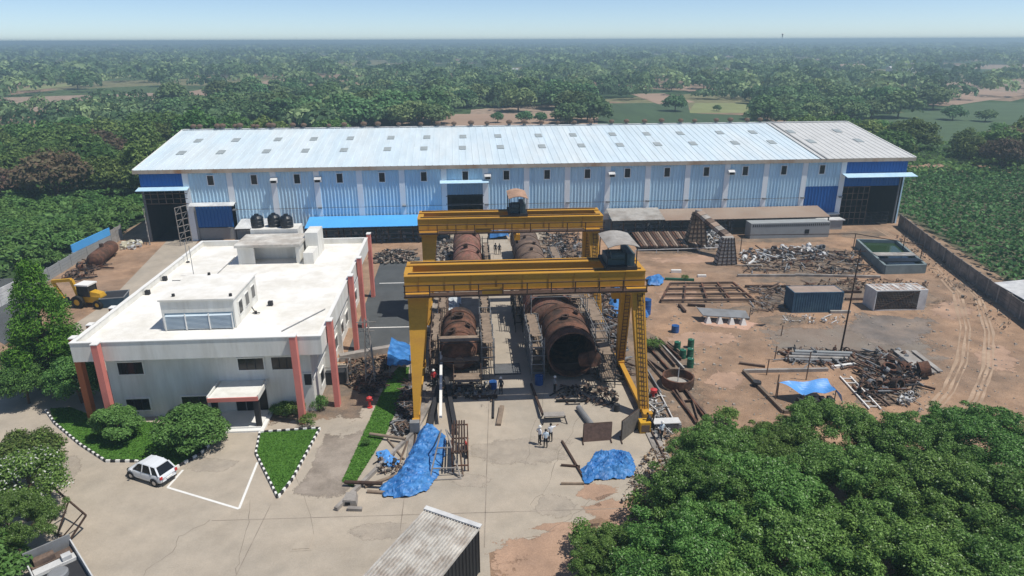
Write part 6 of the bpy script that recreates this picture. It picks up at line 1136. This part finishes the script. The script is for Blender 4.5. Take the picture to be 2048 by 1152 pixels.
oil('drum','blue drum standing alone behind the green drums, left of the white blocks',1350,664,.42,.8,DRUMB); oil('drum','dark blue drum at the foot of the stepped scaffold by the open vessel',1078,768,.4,.9,DRUMB); oil('drum','small blue drum at the end of the right scaffold of the domed vessel',986,776,.38,.7,DRUMB); oil('drum','dark drum on the concrete left of the right crane leg',1233,822,.25,.7,DARK); oil('drum','dark drum inside the low walled enclosure',1513,772,.4,.5,DARK)
oil('drum','blue drum wrapped at the right side of the front crane leg',1291,628,.6,1.9,DRUMB)
t = thing('steel_ring','big rusty steel ring lying on blocks right of the front crane','ring',G(1355,770)); b = MB(); b.lathe((0,0,.15),(0,0,1),[(0,1.42),(0,1.5),(.85,1.5),(.85,1.36),(.05,1.36),(0,1.42)],32); b.build('ring_wall',RUST,t); b = MB(); b.lathe((0,0,.16),(0,0,1),[(0,1.35),(.04,0)],24); b.build('ring_floor',SHEET,t); MB().bar((.1,.3,.2),(.15,.4,1.6),.08).build('post',WHITE,t)
# beams left of the ring, and below it
gb_ = 'rusty beams lying right of the front crane leg'
for i,(p0,p1,r_,m) in enumerate((((1290,690),(1340,745),.12,RUST),((1300,680),(1350,735),.15,BROWN),((1310,682),(1368,742),.13,SHEET),((1318,680),(1362,722),.12,RUST),((1282,710),(1330,765),.10,BROWN),((1284,730),(1322,790),.09,GREY),((1296,722),(1335,750),.12,BROWN),((1335,688),(1365,712),.1,WOOD))): pbar('steel_beam',('upper left beam of the bundle between crane leg and ring','second brown beam of the bundle between crane leg and ring','pale beam lying highest in the bundle beside the ring','rusty beam nearest the green drums','thin brown beam at the left of the bundle, next to the crane leg','thin grey rail running down along the crane leg','short brown beam under the bundle beside the crane leg','short timber beam by the leftmost green drum')[i],'beam',p0,p1,r_,m,gb_,'I',.15+.12*(i%3),.2)
for i,(p0,p1,r_,m,lb) in enumerate((((1345,785),(1400,858),.14,RUST,'rusty beam of the fan below the ring, leftmost'),((1352,784),(1392,850),.12,BROWN,'brown beam of the fan below the ring, second from left'),((1370,784),(1408,838),.13,RUST,'rusty beam of the fan below the ring, steep middle one'),((1372,784),(1424,848),.14,BROWN,'long brown beam of the fan below the ring, rightmost'),((1366,806),(1392,804),.1,DRUST,'short dark cross bar lying under the fan of beams'),((1382,796),(1396,842),.09,BROWN,'thin brown bar between the beams of the fan'),((1300,750),(1350,850),.07,WSHEET,'long thin pale pipe left of the fan of beams'),((1302,800),(1318,835),.1,WHITE,'white pipe leaning down from the red hydrant'))): pbar('steel_beam',lb,'beam',p0,p1,r_,m,None,'I',.12+.05*(i%3),.16)
# enclosure of low kerb with canopy
t = thing('low_enclosure','low dark kerb of a square enclosure in the dirt yard','enclosure',(0,0,0)); q = pxs([(1487,745),(1567,826),(1700,826),(1655,742)]); 
for i,(a,e) in enumerate(((q[0],q[1]),(q[1],q[2]),(q[0],q[3]))): b = MB(); b.bar(a+Vector((0,0,.16)),e+Vector((0,0,.16)),.3,.32+.01*i); b.build('kerb',DARKD if i < 2 else CONCW,t)
for i,(px,py,hh,lb) in enumerate(((1550,800,2.6,'thin crooked post left of the pale blue canopy'),(1612,760,3.0,'tall thin post behind the pale blue canopy'),(1549,720,1.6,'thin stake at the left end of the stacked grey pipes'),(1533,750,1.7,'bent thin post inside the low enclosure'),(1498,640,1.6,'thin post left of the dark blue container'),(1562,672,1.3,'short stake in the dirt below the dark blue container'))):
    p = G(px,py); b = MB(); b.bar((0,0,0),(.05,0,hh),.08); tag(b.build('post',BROWN,None,loc=tuple(p)),lb,'post')
for i in range(4): pbar('grey_pipe',('front','second','third','rear')[i]+' pipe of the stack of grey pipes above the pale blue canopy','pipe',(1570+i*6,722-i*4),(1690+i*4,726-i*4),.17,(GREY,SHEET,GREY,BLOCK)[i],'stack of grey pipes above the canopy',False,.2+.08*i,.2+.08*i)
pbar('white_beam','white beam lying at the right end of the grey pipe stack','beam',(1664,737),(1712,730),.14,WHITE,None,True); pbar('steel_beam','curved dark beam lying above the stack of grey pipes','beam',(1556,706),(1585,717),.14,DRUST,None,True); pbar('steel_beam','long thin dark bar lying above the stack of grey pipes','beam',(1585,717),(1660,715),.12,DRUST,None,True)
pbar('steel_beam','bundle of thin bars lying left of the low enclosure','beam',(1478,728),(1530,735),.12,BROWN,None,True)
def ladder(label,p0,p1,w,m,n=7):
    a = G(*p0); e = G(*p1); d = (e-a).normalized(); s_ = Vector((-d.y,d.x,0))*w/2; t = thing('steel_ladder_frame',label,'ladder frame',a); b = MB(); Z = Vector((0,0,.12)); b.bar(s_+Z,e-a+s_+Z,.11); b.build('rail',m,t); b = MB(); b.bar(-s_+Z,e-a-s_+Z,.11); b.build('rail',m,t); b = MB()
    for k in range(n): q = (e-a)*((k+.5)/n); b.bar(q-s_+Z,q+s_+Z,.08)
    b.build('rungs',m,t)
ladder('white steel ladder frame lying right of the pale blue canopy',(1690,755),(1750,820),1.0,WHITE); ladder('dark steel ladder frame lying right of the white one',(1712,775),(1765,815),.9,BROWN); ladder('brown steel ladder frame nearest the heap of rings',(1740,772),(1790,812),.9,BROWN,5)
for i,(p0,p1,lb) in enumerate((((1800,706),(1858,750),'long pale plate lying right of the heap of rings, left one'),((1826,706),(1880,747),'long pale plate lying right of the heap of rings, right one'))):
    a = G(*p0); e = G(*p1); b = MB(); b.bar(a+Vector((0,0,.25)),e+Vector((0,0,.22)),1.5 if i == 0 else .5,.12); tag(b.build('steel_plate',SHEET,None,True,loc=tuple(a)),lb,'plate')
for i,(px,py,r_,hh,ax,lb) in enumerate(((1835,752,.75,.9,(1,-.3,.3),'rusty drum ring lying at the right end of the ring heap'),(1786,778,.6,.7,(.3,-1,.4),'dark round tank end in front of the ring heap'),(1800,742,.5,.5,(.9,.2,.2),'rusty flange standing in the ring heap'),(1755,740,.5,.6,(1,0,.1),'brown flange standing at the back left of the ring heap'),(1738,772,.4,.4,(.2,-1,.2),'small grey valve wheel at the left of the ring heap'),(1775,752,.7,.5,(.1,-.2,1),'flat rusty ring lying on top of the heap'))):
    p = G(px,py); b = MB(); b.lathe((0,0,r_*.9),ax,[(0,r_*.75),(0,r_),(hh,r_),(hh,r_*.75),(0,r_*.75)],20); tag(b.build('flange_ring',(RUST,DRUST,RUST,BROWN,GREY,RUST)[i],None,loc=tuple(p)),lb,'flange')
pbar('steel_beam','white plate strip lying left of the short tapered tower','plate',(1342,545),(1362,545),.2,WHITE,None,True); 
for i,(p0,p1,m,lb) in enumerate((((1330,560),(1388,562),GREEN,'thin greenish pipe lying behind the rusty grid frame'),((1395,554),(1412,554),WHITE,'short white strip right of the greenish pipe'),((1475,553),(1590,553),CONCW,'long pale kerb beam below the steel scrap heap'),((1590,552),(1760,556),CONCW,'long pale kerb beam left of the water basin'),((1640,586),(1722,586),DRUST,'dark beam lying between the two containers, rear one'),((1690,600),(1725,600),BROWN,'brown beam between the two containers, front one'),((1490,575),(1580,575),DRUST,'dark beam lying above the scattered offcuts'),((1375,612),(1410,614),DRUST,'dark bar lying below the rusty grid frame'),((1358,612),(1370,626),DRUST,'short dark bar pointing down below the grid frame'),((1660,626),(1700,626),SHEET,'pale plate on the ground right of the dark blue container'),((1640,496),(1560,500),WSHEET,'white sheet pile edge before the block room'),((1545,508),(1650,494),BSHEET,'brown slab roof edge lying over the stored sheets'))): pbar('steel_beam',lb,'beam',p0,p1,.16,m,None,True)
# things on the concrete
t = thing('trestle_table','dark steel trestle with a pale rim right behind the three white shirted men','trestle',G(1108,842)); b = MB(); b.box(-.9,.9,-.35,.35,.62,.7); b.build('top',CONCW,t)
for x in (-.85,.85):
    b = MB(); b.bar((x,-.35,.62),(x*1.25,-.6,0),.08); b.bar((x,.35,.62),(x*1.25,.6,0),.08); b.build('leg',DARK,t)
b = MB(); b.bar((-.9,0,.3),(.9,0,.3),.07); b.build('stretcher',DARK,t)
pbar('steel_beam','long dark bar leaning along the lane left of the trestle','beam',(1062,770),(1085,838),.1,DRUST,None,True,.1,.5); pbar('grey_pipe','grey pipe lying toward the leaning mesh panel','pipe',(1157,820),(1185,858),.26,GREY,None,False)
pbar('steel_beam','thick black bar lying across in front of the open vessel','beam',(1112,804),(1178,803),.14,BLACK,None,False); pbar('steel_beam','thin dark bar just below the thick black bar','beam',(1130,810),(1160,809),.06,DARK,None,False)
pbar('steel_beam','dark bar across the lane end of the left bay','beam',(945,797),(995,795),.13,DRUST,None,True); pbar('steel_beam','dark post standing at the right end of the left bay, with a round foot','post',(987,800),(986,838),.1,DARK,None,False)
pbar('timber_board','tan timber board lying on the lane right of the left bay','board',(1004,815),(997,852),.2,WOOD,None,True,.03,.03)
for i,(p0,p1,lb) in enumerate((((1124,884),(1166,955),'long rusty bar lying diagonally left of the crumpled tarpaulin'),((1122,932),(1160,935),'thin bar touching the upper left of the crumpled tarpaulin'),((1122,969),(1168,969),'pale bar sticking out from the lower left of the crumpled tarpaulin'))): pbar('steel_bar',lb,'bar',p0,p1,.08,DRUST if i < 2 else WOOD,None,True)
def panel(label,p0,p1,h_,m,lean,cat='panel'):
    a = G(*p0); e = G(*p1); t = thing('mesh_panel',label,cat,a); d = e-a; up = Vector((lean[0],lean[1],h_)); b = MB(); nn = d.cross(up).normalized()*.03; b.hexa([Vector()-nn,d-nn,d+nn,Vector()+nn],[up-nn,d+up-nn,d+up+nn,up+nn]); b.build('sheet',m,t)
    b = MB()
    for (p,q_) in ((Vector(),d),(up,d+up),(Vector(),up),(d,d+up),(d*.5,d*.5+up),(up*.5,up*.5+d)): b.bar(p-nn*2,q_-nn*2,.08)
    b.build('frame',DRUST,t)
    for p in (Vector(),d): MB().bar(p+Vector((-.05,-.5,.05)),p+Vector((0,.6,.05)),.09).build('foot',DRUST,t)
    return t
panel('rusty brown mesh panel standing upright right of the three men',(1166,884),(1222,880),1.45,mat('rust_mesh',(.13,.085,.07),.85,.35,4),(.1,.35)); panel('grey ribbed panel leaning at an angle by the right crane foot',(1243,882),(1276,856),1.7,mat('grey_mesh',(.12,.11,.1),.8,.3,4),(.05,.2))
t = thing('control_box','open yellow and brown switch box at the end of the right crane rail','cabinet',G(1288,862)); b = MB(); b.box(-.45,.45,-.4,.4,0,1.0); b.build('cabinet_body',YEL2,t); b = MB(); b.box(-.35,.35,-.43,-.405,.15,.8); b.build('door',BROWN,t); b = MB(); b.bar((.55,-.1,0),(.9,.2,1.9),.1); b.bar((.55,.6,0),(.9,.3,1.9),.08); b.build('lever_frame',DRUST,t)
t = thing('weld_table','pale steel table with grey sheets at the right crane foot','table',G(1335,858)); b = MB(); b.box(-1.3,1.0,-.4,.5,.72,.8); b.build('top',WSHEET,t)
for x in (-1.1,.8):
    for y in (-.3,.4): MB().bar((x,y,0),(x,y,.72),.07).build('leg',GREY,t)
MB().box(-.2,1.1,-.3,.4,.1,.55).build('lower_box',GREY,t)
t = thing('concrete_block','broken concrete block at the lower end of the low wall','block',G(700,1003)); b = MB(); b.hexa([(-.5,-.5,0),(.6,-.6,0),(.5,.6,0),(-.4,.5,0)],[(-.4,-.4,.45),(.5,-.5,.4),(.4,.5,.5),(-.3,.4,.5)]); b.build('block',CONCW,t); b = MB(); b.hexa([(0,-1.1,0),(1.0,-1.2,0),(1.0,-.9,0),(0,-.8,0)],[(0,-1.1,.25),(1,-1.2,.2),(1,-.9,.2),(0,-.8,.25)]); b.build('slab',CONCW,t); MB().box(-.25,.1,-.56,-.45,.1,.3).build('slot',BLACK,t)
for i,(p0,p1,r_,m,lb) in enumerate((((690,972),(765,976),.14,DRUST,'dark pipe crossing the low wall at the lower end of the grass strip'),((730,976),(800,950),.12,WOOD,'brown pole lying against the lower part of the long blue tarpaulin'),((735,985),(775,988),.12,WOOD,'pale pole below the dark pipe at the lower left of the tarpaulin'),((740,875),(812,886),.13,WOOD,'timber pole crossing the grass strip at the upper left of the tarpaulin'),((775,880),(808,920),.08,WOOD,'thin stick sloping down beside the faded tarpaulin'),((815,885),(792,945),.08,BROWN,'thin pole lying along the left edge of the long tarpaulin'))): pbar('pole',lb,'pole',p0,p1,r_,m,None,False,.35 if i in (0,3) else r_,.4 if i in (0,3) else r_)
pbar('asphalt_strip','dark stained timber baulk at the left side of the left vessel bay','timber',(868,760),(872,690),.15,WOOD,None,True)
t = thing('blue_pickup','dark blue open skip partly hidden behind the left roof edge of the office','skip',G(228,610),math.radians(10)); b = MB(); b.hexa([(-.9,-1.0,.1),(1.4,-1.0,.1),(1.4,1.3,.1),(-.9,1.3,.1)],[(-1.1,-1.2,1.3),(1.6,-1.2,1.3),(1.6,1.5,1.3),(-1.1,1.5,1.3)]); b.build('skip_body',CONTB,t); b = MB()
for s_ in ((-1.12,-1.22,1.62,-1.22),(1.62,-1.22,1.62,1.52),(1.62,1.52,-1.12,1.52),(-1.12,1.52,-1.12,-1.22)): b.bar((s_[0],s_[1],1.33),(s_[2],s_[3],1.33),.1)
b.build('rim',GREY,t); MB().box(-1.0,1.5,-1.1,1.4,1.301,1.31).build('load',DARK,t); t.name = 'skip'  # dark sheet on the closed top paints the shade inside the skip
# far away: water tower and telecom mast, pale farm buildings
p = G(1563,88); p = p.normalized()*3000; t = thing('telecom_mast','tall pale mast rising over the horizon at the right','mast',(p.x,p.y,0)); b = MB(); b.hexa([(-2.5,-2.5,0),(2.5,-2.5,0),(2.5,2.5,0),(-2.5,2.5,0)],[(-1.0,-1.0,50),(1.0,-1.0,50),(1.0,1.0,50),(-1.0,1.0,50)]); b.build('lattice',WHITE,t); b = MB(); b.lathe((0,0,44),(0,0,1),[(0,2),(1,3.5),(7,3.5),(8,2)],10); b.build('antenna_head',WHITE,t)
for i,(px,py,w,hh,lb) in enumerate(((232,96,12,14,'pale water tower on the horizon at the far left'),(330,92,9,14,'small pale pair of towers on the horizon, left of the middle'),(448,145,22,5,'long white shed in the far wood, left half'),(470,152,26,5,'pale roofed farm building in the left middle distance'),(1265,118,14,5,'white roofed house with a brown gable in the far wood'),(1695,140,30,5,'long pale building in the far wood at the right'),(1500,88,30,9,'white building low on the horizon at the right'),(995,84,30,9,'wide low rise on the horizon at the centre'),(1800,142,24,4,'low white shed in the far wood near the right edge'),(870,158,14,4,'small pale house between the far fields, centre'),(1025,144,10,4,'tiny pale farm house in the far wood, centre'),(1290,160,12,4,'small brown roofed house beyond the crop rows'))):
    p = G(px,py+3); t = thing('farm_building' if 'tower' not in lb else 'water_tower',lb,'building' if 'tower' not in lb else 'tower',(p.x,p.y,0)); b = MB(); w_ = w/2 if py > 100 else w; hh_ = hh if py > 100 else hh+4; b.box(-w_,w_,-w_*.4,w_*.4,0,hh_); b.build('wall',(WHITE,SHEET)[i%2],t); b = MB(); b.add([(-w_-.5,-w_*.4-.5,hh_),(w_+.5,-w_*.4-.5,hh_),(w_+.5,w_*.4+.5,hh_),(-w_-.5,w_*.4+.5,hh_),(-w_-.5,0,hh_+w_*.15),(w_+.5,0,hh_+w_*.15)],[(0,1,5,4),(3,4,5,2),(0,4,3),(1,2,5)]); b.build('roof',(WSHEET,BSHEET)[i%2],t)
# ================================================================ people
def person(label,px,py,rz,shirt,trou=TROU,helmet=None,pose='stand',h=1.72,group=None,arm=None):
    s = h/1.75; t = thing('person',label,'person',G(px,py),rz,group)   # faces +y
    J = dict(pel=(0,0,.95),spi=(0,.0,1.15),che=(0,0,1.36),nec=(0,.0,1.50),hd0=(0,.015,1.60),hd1=(0,.02,1.70),shl=(-.18,0,1.42),shr=(.18,0,1.42),ell=(-.25,-.02,1.15),elr=(.25,-.02,1.15),wrl=(-.24,.10,.92),wrr=(.24,.10,.92),hil=(-.09,0,.92),hir=(.09,0,.92),knl=(-.11,.02,.50),knr=(.11,.02,.50),anl=(-.12,-.02,.09),anr=(.12,-.02,.09),tol=(-.13,.14,.05),tor=(.13,.14,.05))
    if arm == 'point': J['elr'] = (.42,.12,1.38); J['wrr'] = (.64,.22,1.42)
    if arm == 'hips': J['ell'] = (-.36,-.06,1.18); J['wrl'] = (-.2,.06,1.02)
    if pose == 'lean':
        for k in ('spi','che','nec','hd0','hd1','shl','shr'): J[k] = (J[k][0],J[k][1]+(J[k][2]-.95)*.55,J[k][2]-.06)
        for k in ('ell','elr','wrl','wrr'): J[k] = (J[k][0],J[k][1]+.42,J[k][2]-.02)
    if pose == 'stride': J['anl'] = (-.1,-.25,.1); J['knl'] = (-.1,-.05,.5); J['tol'] = (-.1,-.1,.05); J['knr'] = (.1,.15,.52); J['anr'] = (.1,.22,.09); J['tor'] = (.1,.38,.05)
    R_ = dict(pel=.15,spi=.135,che=.16,nec=.06,hd0=.095,hd1=.08,shl=.075,shr=.075,ell=.05,elr=.05,wrl=.034,wrr=.034,hil=.1,hir=.1,knl=.068,knr=.068,anl=.045,anr=.045,tol=.04,tor=.04)
    E_ = [('pel','spi',1),('spi','che',1),('che','nec',1),('nec','hd0',0),('hd0','hd1',0),('che','shl',1),('che','shr',1),('shl','ell',1),('shr','elr',1),('ell','wrl',0),('elr','wrr',0),('pel','hil',2),('pel','hir',2),('hil','knl',2),('hir','knr',2),('knl','anl',2),('knr','anr',2),('anl','tol',3),('anr','tor',3)]
    ks = list(J); me = bpy.data.meshes.new('body'); me.from_pydata([J[k] for k in ks],[(ks.index(a),ks.index(c)) for a,c,_ in E_],[]); o = bpy.data.objects.new('body',me); COL.objects.link(o)
    md = o.modifiers.new('skin','SKIN'); md.use_smooth_shade = True; 
    for i,k in enumerate(ks): me.skin_vertices[0].data[i].radius = (R_[k],R_[k]*(.72 if k in ('pel','spi','che') else 1)); me.skin_vertices[0].data[i].use_root = (k == 'pel')
    o.modifiers.new('sub','SUBSURF').levels = 1
    dg = bpy.context.evaluated_depsgraph_get(); nm = bpy.data.meshes.new_from_object(o.evaluated_get(dg)); bpy.data.objects.remove(o)
    b = MB()
    for sd in ('l','r'):     # hands: palm, four unequal bent fingers, thumb
        w = Vector(J['wr'+sd]); d = (w-Vector(J['el'+sd])).normalized(); sx = d.cross(Vector((0,0,1))); sx = sx.normalized() if sx.length > .1 else Vector((1,0,0)); nn = sx.cross(d).normalized(); b.bar(w-d*.01,w+d*.09,.075,.03)
        for q,L in enumerate((.068,.076,.072,.056)): f0 = w+d*.088+sx*(q-1.5)*.019; f1 = f0+d*L*.55-nn*.006; f2 = f1+d*L*.4-nn*.022; b.tube(f0,f1,.0085,6,r1=.008,cap=False); b.tube(f1,f2,.008,6,r1=.006)
        tb = w+d*.03+sx*.04*(1 if sd == 'l' else -1); b.tube(tb,tb+d*.045+sx*.03*(1 if sd == 'l' else -1),.011,6,r1=.008)
    hc = Vector(J['hd0']).lerp(Vector(J['hd1']),.55); b.lathe(hc+Vector((0,.09,-.02)),(0,1,-.3),[(-.01,.018),(.02,.010),(.028,0)],6)
    for sx_ in (-1,1): b.lathe(hc+Vector((sx_*.088,0,-.01)),(sx_,0,0),[(-.01,.03),(.012,.022),(.014,0)],6)
    base = len(nm.vertices); vs = [tuple(v.co) for v in nm.vertices]+b.v; fs = [tuple(p.vertices) for p in nm.polygons]+[tuple(i+base for i in f) for f in b.f]; me2 = bpy.data.meshes.new('body'); me2.from_pydata(vs,[],fs); me2.update()
    for m in (SKIN,shirt,trou,BLACK): me2.materials.append(m)
    segs = [(Vector(J[a]),Vector(J[c]),m,R_[a]) for a,c,m in E_]; nb = len(nm.polygons)
    for i,p in enumerate(me2.polygons):
        if i >= nb: p.material_index = 0; continue
        c = p.center; best = min(segs,key=lambda g_: ((g_[0].lerp(g_[1],max(0,min(1,(c-g_[0]).dot(g_[1]-g_[0])/(g_[1]-g_[0]).length_squared)))-c).length-g_[3]*.6)); p.material_index = best[2]; p.use_smooth = True
        if best[2] == 1 and c.z < .98*1 and abs(c.x) < .17 and pose != 'lean': p.material_index = 2
    o = bpy.data.objects.new('body',me2); COL.objects.link(o); o.parent = t; o.scale = (s,s,s)
    b = MB(); hz = Vector(J['hd1'])
    if helmet: b.lathe(hz+Vector((0,0,-.03)),(0,0,1),[(-.0,.15),(.02,.125),(.08,.11),(.13,.07),(.15,0)],14); b.build('helmet',helmet,t)
    else: b.lathe(hz+Vector((0,-.015,-.06)),(0,-.15,1),[(-.0,.098),(.06,.1),(.11,.075),(.14,0)],12); b.build('hair',HAIR,t)
    for sx_ in (-1,1): MB().lathe(hc+Vector((sx_*.032,.082,.01)),(0,1,0),[(0,.013),(.012,.008),(.013,0)],6).build('eye',BLACK,t)
    MB().box(-.025,.025,hc.y+.082,hc.y+.092,hc.z-.055,hc.z-.047).build('mouth',DRUST,t)
    return t
person('man in a white helmet and white shirt, left of the three men on the concrete',1079,889,math.radians(-60),SHIRTW,helmet=WHITE,arm='hips'); person('man in a pale blue shirt seen from behind, nearest of the three men',1091,896,0,SHIRTB); person('bareheaded man in a white shirt pointing to the right, behind the other two men',1101,884,math.radians(10),SHIRTW,arm='point')
person('person in dark clothes and a white cap beside the left bay scaffold',1002,788,math.radians(150),SHIRTD,helmet=WHITE); person('person in grey standing before the mouth of the open ended vessel',1109,786,math.radians(-70),SHIRTG,helmet=WHITE)
person('person in dark clothes far back in the lane, left one of two',991,508,math.radians(170),SHIRTD); person('person in dark clothes far back in the lane, right one of two',999,509,math.radians(190),SHIRTD)
person('dark clothed worker leaning forward beside the yellow switch box',1303,862,math.radians(70),SHIRTD,pose='lean'); person('worker in a white and pale blue shirt right of the yellow switch box',1322,880,math.radians(200),SHIRTB,helmet=WHITE,pose='stride'); person('worker in red at the left side of the domed vessel',868,772,math.radians(200),REDP,helmet=WHITE); person('worker in dark clothes standing between the scaffold and right crane leg',1228,745,math.radians(90),SHIRTD)
